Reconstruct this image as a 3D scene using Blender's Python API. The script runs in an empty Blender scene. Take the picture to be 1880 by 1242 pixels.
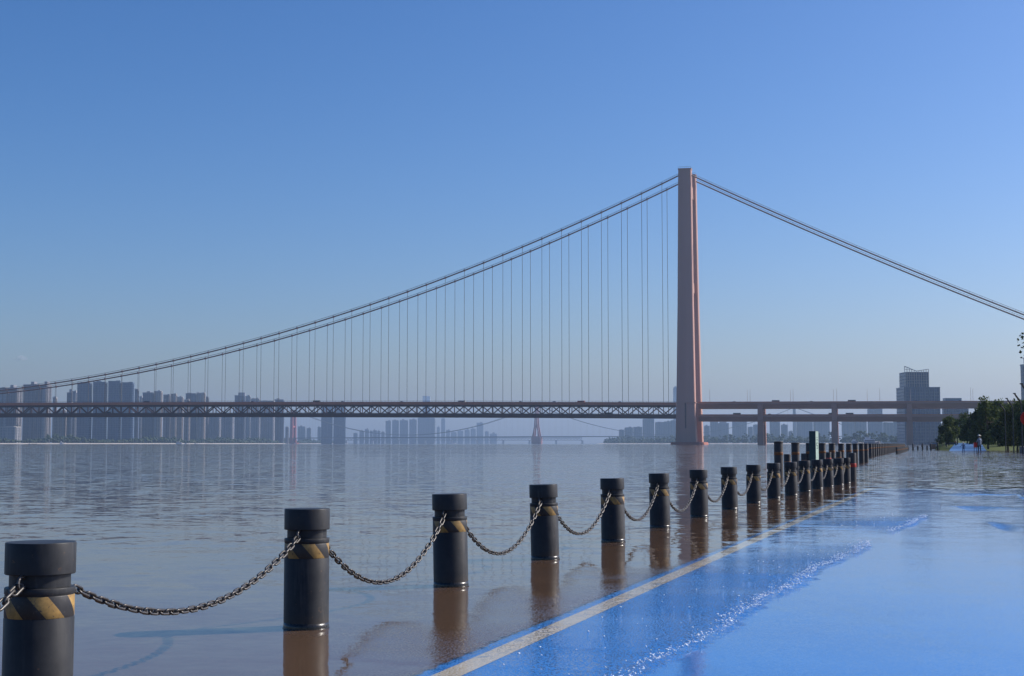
import bpy, bmesh, math, random
import numpy as np
from mathutils import Vector, Matrix
random.seed(7); np.random.seed(7)
S = bpy.context.scene
COL = S.collection
R = math.radians

# ------------------------------------------------------------------ camera
F_PX, HOR, CAM_H = 2628.0, 815.0, 0.92          # focal length and horizon in photo pixels
PITCH = math.atan((HOR - 621.0) / F_PX)
cam = bpy.data.cameras.new('camera')
cam.sensor_width = 36.0
cam.lens = F_PX / 1880.0 * 36.0
cam.clip_start = 0.1
cam.clip_end = 60000
cam_o = bpy.data.objects.new('camera', cam)
cam_o.location = (0, 0, CAM_H)
cam_o.rotation_euler = (math.pi / 2 + PITCH, 0, 0)
COL.objects.link(cam_o)
S.camera = cam_o

# ------------------------------------------------------------------ sky, sun, exposure
SUN_EL, SUN_AZ = R(36), R(72)                    # azimuth clockwise from +Y
w = bpy.data.worlds.new('World')
S.world = w
w.use_nodes = True
nt = w.node_tree
nt.nodes.clear()
sky = nt.nodes.new('ShaderNodeTexSky')
sky.sky_type = 'NISHITA'
sky.sun_disc = False
sky.sun_elevation = SUN_EL
sky.sun_rotation = SUN_AZ
sky.altitude = 20
sky.air_density = 1.0
sky.dust_density = 1.6
sky.ozone_density = 6.0
bg = nt.nodes.new('ShaderNodeBackground')
bg.inputs['Strength'].default_value = 0.087
wo = nt.nodes.new('ShaderNodeOutputWorld')
gm = nt.nodes.new('ShaderNodeGamma')
gm.inputs['Gamma'].default_value = 1.2
hs = nt.nodes.new('ShaderNodeHueSaturation')
hs.inputs['Saturation'].default_value = 1.15
tint = nt.nodes.new('ShaderNodeMix')
tint.data_type = 'RGBA'
tint.blend_type = 'MULTIPLY'
tint.inputs[0].default_value = 1.0
tint.inputs[7].default_value = (1.17, 1.04, 1.08, 1)   # white balance of the camera
nt.links.new(sky.outputs[0], gm.inputs[0])
nt.links.new(gm.outputs[0], hs.inputs['Color'])
nt.links.new(hs.outputs[0], tint.inputs[6])
nt.links.new(tint.outputs[2], bg.inputs[0])
nt.links.new(bg.outputs[0], wo.inputs[0])
sd = bpy.data.lights.new('sun', 'SUN')
sd.energy = 5.0
sd.angle = R(0.5)
sd.color = (1.0, 0.94, 0.85)
so = bpy.data.objects.new('sun', sd)
SUNV = Vector((math.cos(SUN_EL) * math.sin(SUN_AZ), math.cos(SUN_EL) * math.cos(SUN_AZ), math.sin(SUN_EL)))
so.rotation_euler = SUNV.to_track_quat('Z', 'Y').to_euler()
so.location = (60, 20, 60)
COL.objects.link(so)
S.view_settings.view_transform = 'Standard'
S.view_settings.look = 'None'
S.view_settings.exposure = 0.0
S.view_settings.gamma = 1.0
S.view_settings.use_curve_mapping = False
S.render.engine = 'CYCLES'
S.cycles.use_denoising = True
S.cycles.max_bounces = 6
S.cycles.diffuse_bounces = 3
S.cycles.glossy_bounces = 3
S.cycles.volume_bounces = 0
S.cycles.transparent_max_bounces = 8
S.cycles.caustics_reflective = False
S.cycles.caustics_refractive = False

# ------------------------------------------------------------------ helpers
def ray(x, y):
    a, b = (x - 940.0) / F_PX, (621.0 - y) / F_PX
    return Vector((a, math.cos(PITCH) - b * math.sin(PITCH), math.sin(PITCH) + b * math.cos(PITCH)))
def at(x, y, Y):                                  # photo pixel + distance -> point
    r = ray(x, y)
    t = Y / r.y
    return Vector((r.x * t, Y, CAM_H + r.z * t))
def gnd(x, y, z=0.0):                             # photo pixel on the plane of height z
    r = ray(x, y)
    t = (z - CAM_H) / r.z
    return Vector((r.x * t, r.y * t, z))
def ss(a, b, x):
    t = np.clip((np.asarray(x, float) - a) / (b - a), 0, 1)
    return t * t * (3 - 2 * t)

class MB:
    def __init__(s):
        s.v, s.f = [], []
    def add(s, vs, fs):
        n = len(s.v)
        s.v += [tuple(p) for p in vs]
        s.f += [tuple(i + n for i in q) for q in fs]
        return s
    def box(s, x0, x1, y0, y1, z0, z1, m=None):
        vs = [Vector(p) for p in ((x0, y0, z0), (x1, y0, z0), (x1, y1, z0), (x0, y1, z0), (x0, y0, z1), (x1, y0, z1), (x1, y1, z1), (x0, y1, z1))]
        if m is not None:
            vs = [m @ p for p in vs]
        return s.add(vs, [(0, 3, 2, 1), (4, 5, 6, 7), (0, 1, 5, 4), (1, 2, 6, 5), (2, 3, 7, 6), (3, 0, 4, 7)])
    def frustum(s, z0, r0, z1, r1):               # r = (x0, x1, y0, y1)
        q = lambda r, z: [(r[0], r[2], z), (r[1], r[2], z), (r[1], r[3], z), (r[0], r[3], z)]
        return s.add(q(r0, z0) + q(r1, z1), [(0, 3, 2, 1), (4, 5, 6, 7), (0, 1, 5, 4), (1, 2, 6, 5), (2, 3, 7, 6), (3, 0, 4, 7)])
    def path(s, pts, rad, n=8, caps=True):
        pts = [Vector(p) for p in pts]
        rad = rad if hasattr(rad, '__len__') else [rad] * len(pts)
        vs, fs = [], []
        for i, p in enumerate(pts):
            t = (pts[min(i + 1, len(pts) - 1)] - pts[max(i - 1, 0)]).normalized()
            u = t.cross(Vector((0, 0, 1)))
            if u.length < 1e-3:
                u = Vector((1, 0, 0))
            u.normalize()
            v = u.cross(t)
            for k in range(n):
                a = 2 * math.pi * k / n
                vs.append(p + (u * math.cos(a) + v * math.sin(a)) * rad[i])
        for i in range(len(pts) - 1):
            for k in range(n):
                fs.append((i * n + k, i * n + (k + 1) % n, (i + 1) * n + (k + 1) % n, (i + 1) * n + k))
        if caps:
            fs.append(tuple(range(n)))
            fs.append(tuple((len(pts) - 1) * n + k for k in range(n))[::-1])
        return s.add(vs, fs)
    def beam(s, p0, p1, wy, wz):                  # square-cut bar in the local xz plane, wy across
        p0, p1 = Vector(p0), Vector(p1)
        d = (p1 - p0).normalized()
        u = Vector((0, 1, 0))
        v = d.cross(u).normalized()
        vs = [p + u * (a * wy / 2) + v * (b * wz / 2) for p in (p0, p1) for a, b in ((-1, -1), (1, -1), (1, 1), (-1, 1))]
        return s.add(vs, [(0, 1, 2, 3), (7, 6, 5, 4), (0, 4, 5, 1), (1, 5, 6, 2), (2, 6, 7, 3), (3, 7, 4, 0)])
    def lathe(s, prof, n=32):
        vs, fs = [], []
        for r, z in prof:
            for k in range(n):
                a = 2 * math.pi * k / n
                vs.append((r * math.cos(a), r * math.sin(a), z))
        for i in range(len(prof) - 1):
            for k in range(n):
                fs.append((i * n + k, i * n + (k + 1) % n, (i + 1) * n + (k + 1) % n, (i + 1) * n + k))
        if prof[0][0] > 1e-4:
            fs.append(tuple(range(n))[::-1])
        if prof[-1][0] > 1e-4:
            fs.append(tuple((len(prof) - 1) * n + k for k in range(n)))
        return s.add(vs, fs)
    def mesh(s, name, mat=None, smooth=False):
        me = bpy.data.meshes.new(name)
        me.from_pydata(s.v, [], s.f)
        if mat:
            me.materials.append(mat)
        if smooth:
            me.polygons.foreach_set('use_smooth', [True] * len(me.polygons))
        me.update()
        return me
    def build(s, name, mat, parent=None, smooth=False):
        return put(name, s.mesh(name, mat, smooth), parent)

def put(name, me, parent=None, loc=None, rot=None, scale=None):
    o = bpy.data.objects.new(name, me)
    COL.objects.link(o)
    o.parent = parent
    if loc is not None: o.location = loc
    if rot is not None: o.rotation_euler = rot
    if scale is not None: o.scale = scale
    return o
def tag(o, label=None, cat=None, group=None, kind=None):
    if label: o['label'] = label
    if cat: o['category'] = cat
    if group: o['group'] = group
    if kind: o['kind'] = kind
    return o
def empty(name, loc, rz=0.0):
    o = bpy.data.objects.new(name, None)
    o.location = loc
    o.rotation_euler = (0, 0, rz)
    o.empty_display_size = 0.2
    COL.objects.link(o)
    return o
def copy_tree(o, parent=None):
    c = o.copy()
    COL.objects.link(c)
    c.parent = parent
    for ch in o.children:
        copy_tree(ch, c)
    return c
ORD = ['first', 'second', 'third', 'fourth', 'fifth', 'sixth', 'seventh', 'eighth', 'ninth', 'tenth', 'eleventh', 'twelfth', 'thirteenth', 'fourteenth', 'fifteenth', 'sixteenth', 'seventeenth', 'eighteenth', 'nineteenth', 'twentieth']
def nth(i):
    if i < 20: return ORD[i]
    n = i + 1
    t = {2: 'twenty', 3: 'thirty', 4: 'forty', 5: 'fifty'}[n // 10]
    if n % 10 == 0: return t[:-1] + 'ieth'
    return t + '-' + ORD[n % 10 - 1]

# ------------------------------------------------------------------ materials
class NT:
    def __init__(s, name):
        s.m = bpy.data.materials.new(name)
        s.m.use_nodes = True
        s.t = s.m.node_tree
        s.t.nodes.clear()
        s.out = s.n('ShaderNodeOutputMaterial')
    def n(s, typ, ins=None, **kw):
        nd = s.t.nodes.new(typ)
        for k, v in kw.items(): setattr(nd, k, v)
        for k, v in (ins or {}).items(): s.set(nd, k, v)
        return nd
    def set(s, nd, k, v):
        if hasattr(v, 'is_linked') or isinstance(v, bpy.types.NodeSocket): s.t.links.new(v, nd.inputs[k])
        else: nd.inputs[k].default_value = v
    def math(s, op, a, b=0.0, c=0.0, clamp=False):
        nd = s.n('ShaderNodeMath', {0: a, 1: b, 2: c}, operation=op)
        nd.use_clamp = clamp
        return nd.outputs[0]
    def mixc(s, f, a, b, mode='MIX'):
        nd = s.n('ShaderNodeMix', data_type='RGBA', blend_type=mode)
        s.set(nd, 0, f); s.set(nd, 6, a); s.set(nd, 7, b)
        return nd.outputs[2]
    def noise(s, vec, scale, detail=3, rough=0.55, dim='3D'):
        nd = s.n('ShaderNodeTexNoise', {'Scale': scale, 'Detail': detail, 'Roughness': rough}, noise_dimensions=dim)
        s.t.links.new(vec, nd.inputs['Vector'])
        return nd
    def maprange(s, v, a, b, c, d):
        return s.n('ShaderNodeMapRange', {0: v, 1: a, 2: b, 3: c, 4: d}).outputs[0]
    def pos(s): return s.n('ShaderNodeNewGeometry').outputs['Position']
    def obj(s): return s.n('ShaderNodeTexCoord').outputs['Object']
    def surf(s, sh): s.t.links.new(sh, s.out.inputs[0])

def rgba(c): return (c[0], c[1], c[2], 1.0)
def plain(name, col, rough=0.6, metal=0.0, var=0.25, scale=3.0, spec=0.5, bump=0.0, streak=False):
    t = NT(name)
    p = t.n('ShaderNodeBsdfPrincipled', {'Roughness': rough, 'Metallic': metal, 'Specular IOR Level': spec})
    vec = t.obj()
    if streak:
        vec = t.n('ShaderNodeMapping', {'Vector': vec, 'Scale': (1, 1, 0.08)}).outputs[0]
    nz = t.noise(vec, scale, 5, 0.6)
    f = t.maprange(nz.outputs[0], 0.25, 0.75, 1 - var, 1 + var)
    mul = t.n('ShaderNodeVectorMath', {0: col[:3]}, operation='SCALE')
    t.set(mul, 'Scale', f)
    t.set(p, 'Base Color', mul.outputs[0])
    r2 = t.maprange(nz.outputs[0], 0.3, 0.7, max(0.02, rough - 0.08), min(1, rough + 0.08))
    t.set(p, 'Roughness', r2)
    if bump:
        b = t.n('ShaderNodeBump', {'Strength': bump, 'Distance': 0.02})
        t.set(b, 'Height', nz.outputs[0])
        t.set(p, 'Normal', b.outputs[0])
    t.surf(p.outputs[0])
    return t.m

def facade(name, wall, glass, floor_h=3.3, bay=4.2, gw=0.6, gh=0.55, grough=0.2):
    t = NT(name)
    sep = t.n('ShaderNodeSeparateXYZ', {0: t.obj()})
    x, y, z = sep.outputs
    hz = t.math('FRACT', t.math('DIVIDE', z, floor_h))
    hx = t.math('FRACT', t.math('DIVIDE', t.math('ADD', x, y), bay))
    m = t.math('MULTIPLY', t.math('LESS_THAN', hz, gh), t.math('LESS_THAN', hx, gw))
    wn = t.n('ShaderNodeTexWhiteNoise', {0: t.n('ShaderNodeVectorMath', {0: t.n('ShaderNodeVectorMath', {0: t.obj(), 1: (bay, bay, floor_h)}, operation='DIVIDE').outputs[0]}, operation='FLOOR').outputs[0]}, noise_dimensions='3D')
    g = t.mixc(t.math('MULTIPLY', wn.outputs[0], 0.5), rgba(glass), rgba([c * 1.9 + 0.01 for c in glass]))
    nz = t.noise(t.obj(), 0.05, 3)
    wl = t.mixc(nz.outputs[0], rgba([c * 0.8 for c in wall]), rgba([c * 1.15 for c in wall]))
    p = t.n('ShaderNodeBsdfPrincipled', {'Base Color': t.mixc(m, wl, g), 'Roughness': t.maprange(m, 0, 1, 0.75, grough)})
    t.surf(p.outputs[0])
    return t.m

M = {}
M['bollard'] = None
M['wet'] = plain('wet_dark_iron', (0.018, 0.017, 0.016), 0.26, 0, 0.3, 20)
M['chain'] = plain('galvanised_chain', (0.09, 0.085, 0.08), 0.42, 0.6, 0.4, 60)
M['post'] = plain('tall_post_iron', (0.03, 0.028, 0.028), 0.55, 0, 0.4, 8)
M['band_orange'] = plain('faded_orange_band', (0.19, 0.07, 0.015), 0.6, 0, 0.6, 10)
M['band_red'] = plain('faded_red_band', (0.38, 0.03, 0.02), 0.6, 0, 0.3, 10)
M['pier'] = plain('tower_concrete', (0.45, 0.265, 0.21), 0.75, 0, 0.16, 0.06, 0.3, 0, streak=True)
M['viaduct'] = plain('viaduct_concrete', (0.40, 0.21, 0.155), 0.75, 0, 0.14, 0.08, 0.3)
M['steel'] = plain('truss_steel', (0.085, 0.038, 0.027), 0.6, 0, 0.2, 0.1, 0.2)
M['fascia'] = plain('fascia_steel', (0.46, 0.16, 0.075), 0.55, 0, 0.2, 0.1)
M['cable'] = plain('cable_wrap', (0.20, 0.115, 0.09), 0.6, 0, 0.12, 0.2)
M['hanger'] = plain('hanger_rope', (0.085, 0.08, 0.08), 0.6, 0, 0.1, 0.2)
M['deck'] = plain('deck_asphalt', (0.06, 0.06, 0.06), 0.85, 0, 0.15, 0.2)
M['cap'] = plain('pile_cap_red', (0.36, 0.12, 0.08), 0.8, 0, 0.25, 0.1)
M['groove'] = plain('groove_stain', (0.10, 0.06, 0.055), 0.85, 0, 0.2, 0.3)
M['redpylon'] = plain('red_pylon', (0.30, 0.06, 0.055), 0.6, 0, 0.1, 0.05)
M['brownpylon'] = plain('brown_pylon', (0.30, 0.10, 0.085), 0.6, 0, 0.1, 0.05)
M['oldsteel'] = plain('old_bridge_steel', (0.12, 0.13, 0.14), 0.6, 0, 0.1, 0.05)
M['stone'] = plain('stone_pier', (0.33, 0.31, 0.29), 0.8, 0, 0.15, 0.05)
M['white'] = plain('white_paint', (0.78, 0.78, 0.76), 0.45, 0, 0.08, 2)
M['redhull'] = plain('red_hull', (0.55, 0.08, 0.03), 0.5, 0, 0.2, 1)
M['dark'] = plain('dark_paint', (0.02, 0.022, 0.026), 0.45, 0, 0.3, 3)
M['glass'] = plain('tinted_glass', (0.03, 0.04, 0.05), 0.08, 0, 0.1, 3)
M['greens'] = plain('green_pillar_paint', (0.016, 0.06, 0.062), 0.5, 0, 0.12, 6)
M['sunlit_green'] = plain('sunlit_green_face', (0.38, 0.52, 0.44), 0.5, 0, 0.1, 8)  # sunlight on the pillar's right face, put into the colour
M['redsign'] = plain('red_enamel', (0.62, 0.02, 0.02), 0.35, 0, 0.08, 6)
M['bark'] = plain('bark', (0.09, 0.07, 0.05), 0.9, 0, 0.4, 6, 0.2, 0.5)
M['wallstone'] = plain('retaining_wall_stone', (0.13, 0.12, 0.125), 0.8, 0, 0.35, 1.5, 0.3, 0.3)
M['sand'] = plain('pale_sand_edge', (0.42, 0.38, 0.32), 0.9, 0, 0.15, 0.02)
M['bankland'] = plain('bank_earth', (0.10, 0.11, 0.06), 0.95, 0, 0.3, 0.02)
M['bed'] = plain('river_bed_mud', (0.09, 0.065, 0.04), 0.95, 0, 0.2, 0.1)
M['paving'] = plain('flooded_paving', (0.16, 0.14, 0.12), 0.9, 0, 0.25, 1.2)
M['line'] = NT('worn_line_paint')
_t = M['line']
_n = _t.maprange(_t.noise(_t.pos(), 9.0, 6, 0.7).outputs[0], 0.54, 0.66, 0, 0.75)
_c = _t.mixc(_n, (0.66, 0.56, 0.38, 1), (0.12, 0.20, 0.30, 1))
_t.surf(_t.n('ShaderNodeBsdfPrincipled', {'Base Color': _c, 'Roughness': 0.6}).outputs[0])
M['line'] = _t.m
M['skin'] = plain('skin', (0.45, 0.28, 0.20), 0.6, 0, 0.05, 20)
M['shirt'] = plain('pale_shirt', (0.55, 0.60, 0.66), 0.8, 0, 0.1, 12)
M['kidcloth'] = plain('blue_kid_clothes', (0.06, 0.13, 0.26), 0.8, 0, 0.15, 12)
M['straw'] = plain('straw_hat', (0.72, 0.68, 0.56), 0.8, 0, 0.1, 30)
M['carpaint'] = plain('car_paint', (0.08, 0.075, 0.10), 0.3, 0.2, 0.05, 3)
M['crate'] = plain('brown_board', (0.30, 0.18, 0.12), 0.8, 0, 0.2, 5)

def leafmat(name, a, b):
    t = NT(name)
    oi = t.n('ShaderNodeNewGeometry')
    f = oi.outputs['Random Per Island']
    nz = t.noise(t.obj(), 0.6, 2)
    c = t.mixc(t.math('MULTIPLY_ADD', nz.outputs[0], 0.6, t.math('MULTIPLY', f, 0.4), clamp=True), rgba(a), rgba(b))
    d = t.n('ShaderNodeBsdfDiffuse', {'Color': c})
    tr = t.n('ShaderNodeBsdfTranslucent', {'Color': c})
    g = t.n('ShaderNodeBsdfGlossy', {'Color': (1, 1, 1, 1), 'Roughness': 0.45})
    mx = t.n('ShaderNodeMixShader', {0: 0.3, 1: d.outputs[0], 2: tr.outputs[0]})
    mx2 = t.n('ShaderNodeMixShader', {0: 0.012, 1: mx.outputs[0], 2: g.outputs[0]})
    t.surf(mx2.outputs[0])
    return t.m
M['willow'] = leafmat('willow_leaves', (0.035, 0.055, 0.014), (0.11, 0.14, 0.035))
M['leafdark'] = leafmat('dark_leaves', (0.02, 0.04, 0.012), (0.05, 0.085, 0.025))
M['fartrees'] = leafmat('far_tree_foliage', (0.03, 0.05, 0.02), (0.07, 0.10, 0.04))

def bollard_mat():
    t = NT('bollard_paint')
    o = t.obj()
    rnd = t.n('ShaderNodeObjectInfo').outputs['Random']
    off = t.n('ShaderNodeVectorMath', {0: o}, operation='ADD')
    t.set(off, 1, t.n('ShaderNodeCombineXYZ', {0: t.math('MULTIPLY', rnd, 7.0), 1: t.math('MULTIPLY', rnd, 3.0), 2: t.math('MULTIPLY', rnd, 5.0)}).outputs[0])
    v = off.outputs[0]
    st = t.noise(t.n('ShaderNodeMapping', {'Vector': v, 'Scale': (1, 1, 0.1)}).outputs[0], 22, 4, 0.6).outputs[0]
    bl = t.noise(v, 9, 5, 0.65).outputs[0]
    base = t.mixc(t.maprange(bl, 0.3, 0.7, 0, 1), (0.020, 0.021, 0.023, 1), (0.038, 0.039, 0.041, 1))
    base = t.mixc(t.maprange(st, 0.56, 0.72, 0, 0.55), base, (0.085, 0.082, 0.078, 1))             # pale run marks
    chip = t.maprange(t.noise(v, 34, 3, 0.7).outputs[0], 0.66, 0.70, 0, 0.8)
    base = t.mixc(chip, base, (0.10, 0.062, 0.042, 1))                                               # rusty chips
    z = t.n('ShaderNodeSeparateXYZ', {0: o}).outputs[2]
    silt = t.maprange(t.math('ADD', z, t.math('MULTIPLY', bl, 0.09)), 0.075, 0.125, 0.55, 0.0)
    base = t.mixc(silt, base, (0.055, 0.042, 0.030, 1))                                              # dried silt above the water
    p = t.n('ShaderNodeBsdfPrincipled', {'Base Color': base, 'Roughness': t.maprange(bl, 0.3, 0.7, 0.40, 0.52), 'Specular IOR Level': 0.2})
    b = t.n('ShaderNodeBump', {'Strength': 0.18, 'Distance': 0.004})
    t.set(b, 'Height', t.math('ADD', bl, t.math('MULTIPLY', chip, -0.4)))
    t.set(p, 'Normal', b.outputs[0])
    t.surf(p.outputs[0])
    return t.m
M['bollard'] = M['bollard_b'] = bollard_mat()

def tape_mat():
    t = NT('hazard_tape')
    sep = t.n('ShaderNodeSeparateXYZ', {0: t.obj()})
    x, y, z = sep.outputs
    ang = t.math('ARCTAN2', y, x)
    rnd = t.n('ShaderNodeObjectInfo').outputs['Random']
    u = t.math('ADD', t.math('DIVIDE', ang, 2 * math.pi / 5), t.math('MULTIPLY', z, 6.2))
    st = t.math('LESS_THAN', t.math('FRACT', u), 0.47)
    sh = t.n('ShaderNodeVectorMath', {0: t.obj()}, operation='ADD')
    t.set(sh, 1, t.n('ShaderNodeCombineXYZ', {0: t.math('MULTIPLY', rnd, 9.0), 1: rnd, 2: rnd}).outputs[0])
    nz = t.noise(sh.outputs[0], 26, 6, 0.7)
    grime = t.maprange(nz.outputs[0], 0.32, 0.70, 1.1, 0.35)
    worn = t.maprange(t.noise(sh.outputs[0], 60, 3, 0.7).outputs[0], 0.62, 0.66, 0, 0.8)
    c = t.mixc(st, (0.018, 0.017, 0.018, 1), (0.44, 0.265, 0.075, 1))
    c = t.mixc(worn, c, (0.07, 0.06, 0.05, 1))
    mul = t.n('ShaderNodeVectorMath', {0: c}, operation='SCALE')
    t.set(mul, 'Scale', grime)
    p = t.n('ShaderNodeBsdfPrincipled', {'Base Color': mul.outputs[0], 'Roughness': 0.5})
    t.surf(p.outputs[0])
    return t.m
M['tape'] = tape_mat()

def path_mat():
    t = NT('blue_path_paint')
    a = t.noise(t.pos(), 0.9, 4, 0.6)
    b = t.noise(t.pos(), 38.0, 3, 0.7)
    f = t.math('MULTIPLY_ADD', b.outputs[0], 0.35, t.math('MULTIPLY', a.outputs[0], 0.65))
    wearf = t.math('MULTIPLY', t.maprange(t.noise(t.n('ShaderNodeMapping', {'Vector': t.pos(), 'Scale': (1.0, 0.35, 1.0)}).outputs[0], 1.7, 6, 0.7).outputs[0], 0.56, 0.70, 0, 1), 0.35)
    c = t.mixc(t.maprange(f, 0.3, 0.7, 0, 1), (0.004, 0.175, 0.57, 1), (0.006, 0.225, 0.69, 1))
    p = t.n('ShaderNodeBsdfPrincipled', {'Base Color': t.mixc(wearf, c, (0.05, 0.16, 0.32, 1)), 'Roughness': 0.7, 'Specular IOR Level': 0.08})
    t.surf(p.outputs[0])
    return t.m
M['bluepath'] = path_mat()

M['paleblue'] = plain('glare_toned_blue', (0.05, 0.15, 0.33), 0.5, 0, 0.25, 0.8)  # paler blue stands in for the glare of low sky on the far path
def grass_mat():
    t = NT('grass_slope')
    a = t.noise(t.pos(), 0.35, 5, 0.65)
    c = t.mixc(a.outputs[0], (0.035, 0.055, 0.015, 1), (0.13, 0.15, 0.045, 1))
    p = t.n('ShaderNodeBsdfPrincipled', {'Base Color': c, 'Roughness': 0.95, 'Specular IOR Level': 0.1})
    t.surf(p.outputs[0])
    return t.m
M['grass'] = grass_mat()

def water_mat():
    t = NT('muddy_flood_water')
    pos = t.pos()
    def slopes(sc, scale, detail):
        mp = t.n('ShaderNodeMapping', {'Vector': pos, 'Scale': sc})
        nz = t.noise(mp.outputs[0], scale, detail, 0.55)
        return t.n('ShaderNodeVectorMath', {0: nz.outputs['Color'], 1: (0.5, 0.5, 0.5)}, operation='SUBTRACT').outputs[0]
    def scale(v, f):
        nd = t.n('ShaderNodeVectorMath', {0: v}, operation='SCALE')
        t.set(nd, 'Scale', f)
        return nd.outputs[0]
    def add(a, b): return t.n('ShaderNodeVectorMath', {0: a, 1: b}, operation='ADD').outputs[0]
    chop = t.n('ShaderNodeAttribute', attribute_name='chop').outputs['Fac']
    wind = t.noise(t.n('ShaderNodeMapping', {'Vector': pos, 'Scale': (0.25, 1.0, 1.0)}).outputs[0], 0.045, 3, 0.6).outputs[0]
    wind2 = t.noise(t.n('ShaderNodeMapping', {'Vector': pos, 'Scale': (0.3, 1.0, 1.0)}).outputs[0], 0.5, 3, 0.6).outputs[0]
    sepY = t.n('ShaderNodeSeparateXYZ', {0: pos}).outputs[1]
    far = t.maprange(sepY, 7.5, 55.0, 0.0, 1.0)            # open, wind-ruffled river beyond the sheltered edge
    amp = t.math('MULTIPLY', t.maprange(wind, 0.35, 0.65, 0.55, 1.35), t.maprange(wind2, 0.3, 0.7, 0.6, 1.4))
    wind3 = t.noise(t.n('ShaderNodeMapping', {'Vector': pos, 'Scale': (0.2, 1.0, 1.0)}).outputs[0], 0.006, 4, 0.7).outputs[0]
    amp = t.math('MULTIPLY', amp, t.maprange(far, 0, 1, 0.95, 6.5))
    amp = t.math('MULTIPLY', amp, t.maprange(wind3, 0.35, 0.65, 0.5, 1.5))
    calm = t.n('ShaderNodeAttribute', attribute_name='calm').outputs['Fac']      # shallow sheet over the path: too thin for wind ripples
    amp = t.math('MULTIPLY', amp, t.math('MULTIPLY_ADD', calm, -0.72, 1.0))
    a = scale(slopes((0.7, 1.0, 1.0), 3.5, 3), t.math('MULTIPLY', amp, 0.075))
    b = scale(slopes((0.7, 1.0, 1.0), 16.0, 2), t.math('MULTIPLY', amp, 0.05))
    c = scale(slopes((0.8, 1.0, 1.0), 130.0, 3), t.math('MULTIPLY', chop, 1.6))
    nrm = add(add(a, b), c)
    nrm = t.n('ShaderNodeVectorMath', {0: nrm, 1: (1, 1, 0)}, operation='MULTIPLY').outputs[0]
    geo = t.n('ShaderNodeNewGeometry').outputs['Normal']
    N = t.n('ShaderNodeVectorMath', {0: add(nrm, geo)}, operation='NORMALIZE').outputs[0]
    # Schlick reflectance, the same from both sides so that sunlight reaches the flooded paint
    inc = t.n('ShaderNodeNewGeometry').outputs['Incoming']
    cs = t.math('ABSOLUTE', t.n('ShaderNodeVectorMath', {0: N, 1: inc}, operation='DOT_PRODUCT').outputs['Value'])
    fr = t.n('ShaderNodeMath', {0: t.math('POWER', t.math('SUBTRACT', 1.0, cs, clamp=True), 5.0), 1: 0.98, 2: 0.02}, operation='MULTIPLY_ADD')
    gl = t.n('ShaderNodeBsdfGlossy', {'Color': (0.90, 0.90, 0.89, 1), 'Roughness': 0.035})
    t.set(gl, 'Normal', N)
    depth = t.n('ShaderNodeAttribute', attribute_name='depth').outputs['Fac']
    op = t.math('SUBTRACT', 1.0, t.math('POWER', 2.71828, t.math('MULTIPLY', depth, -16.0)))
    mud = t.noise(pos, 0.4, 3, 0.5).outputs[0]
    mc = t.mixc(mud, (0.110, 0.068, 0.040, 1), (0.145, 0.090, 0.054, 1))
    df = t.n('ShaderNodeBsdfDiffuse', {'Color': mc})
    tp = t.n('ShaderNodeBsdfTransparent')
    und = t.n('ShaderNodeMixShader', {0: op, 1: tp.outputs[0], 2: df.outputs[0]})
    mx = t.n('ShaderNodeMixShader', {0: fr.outputs[0], 1: und.outputs[0], 2: gl.outputs[0]})
    t.surf(mx.outputs[0])
    return t.m
M['water'] = water_mat()
def glint_mat():
    t = NT('glint_beads')
    p = t.n('ShaderNodeBsdfPrincipled', {'Base Color': (0.92, 0.95, 0.98, 1), 'Roughness': 0.2, 'Specular IOR Level': 1.0})  # white base colour stands for glints of the sun
    t.surf(p.outputs[0])
    return t.m
M['glint'] = glint_mat()

# ------------------------------------------------------------------ ground, river, path
def edge_x(Y):                                     # left edge of the blue path
    return np.interp(Y, [2.0, 5.66, 9.87, 27.6, 205, 400], [EX(2.0), EX(5.66), EX(9.87), EX(27.6), 62.6, 125.0])
_a, _b = gnd(786, 1242), gnd(1580, 903)
def EX(Y): return _a.x + (_b.x - _a.x) * (Y - _a.y) / (_b.y - _a.y) - 0.10
def path_depth(Y):                                 # how far the blue paint lies under the water
    return 0.0035 + 0.22 * ss(28.0, 39.0, Y)
def hA(Y): return np.clip((np.asarray(Y, float) - 188.0) * 0.012, -0.5, 1.0)
WALL = lambda Y: 43.0 + 0.32 * (Y - 117.0)
RIVER_EDGE = lambda Y: 24.96 + 0.293 * (Y - 100.0)

MB().add([(-30000, -3000, -4), (30000, -3000, -4), (30000, 45000, -4), (-30000, 45000, -4)], [(0, 1, 2, 3)]).build('ground', M['bed'])['kind'] = 'structure'

# paving under the flood (river side of the path and around it)
m = MB()
ys = [2, 30, 60, 100, 150, 200]
for i, Y in enumerate(ys):
    m.v += [(float(RIVER_EDGE(Y)) - 3.0 if Y > 60 else float(edge_x(Y)) - 9.0, Y, -0.26), (float(edge_x(Y)) + 14, Y, -0.26)]
for i in range(len(ys) - 1):
    m.f.append((2 * i, 2 * i + 1, 2 * i + 3, 2 * i + 2))
m.build('promenade', M['paving'])['kind'] = 'structure'

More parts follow.
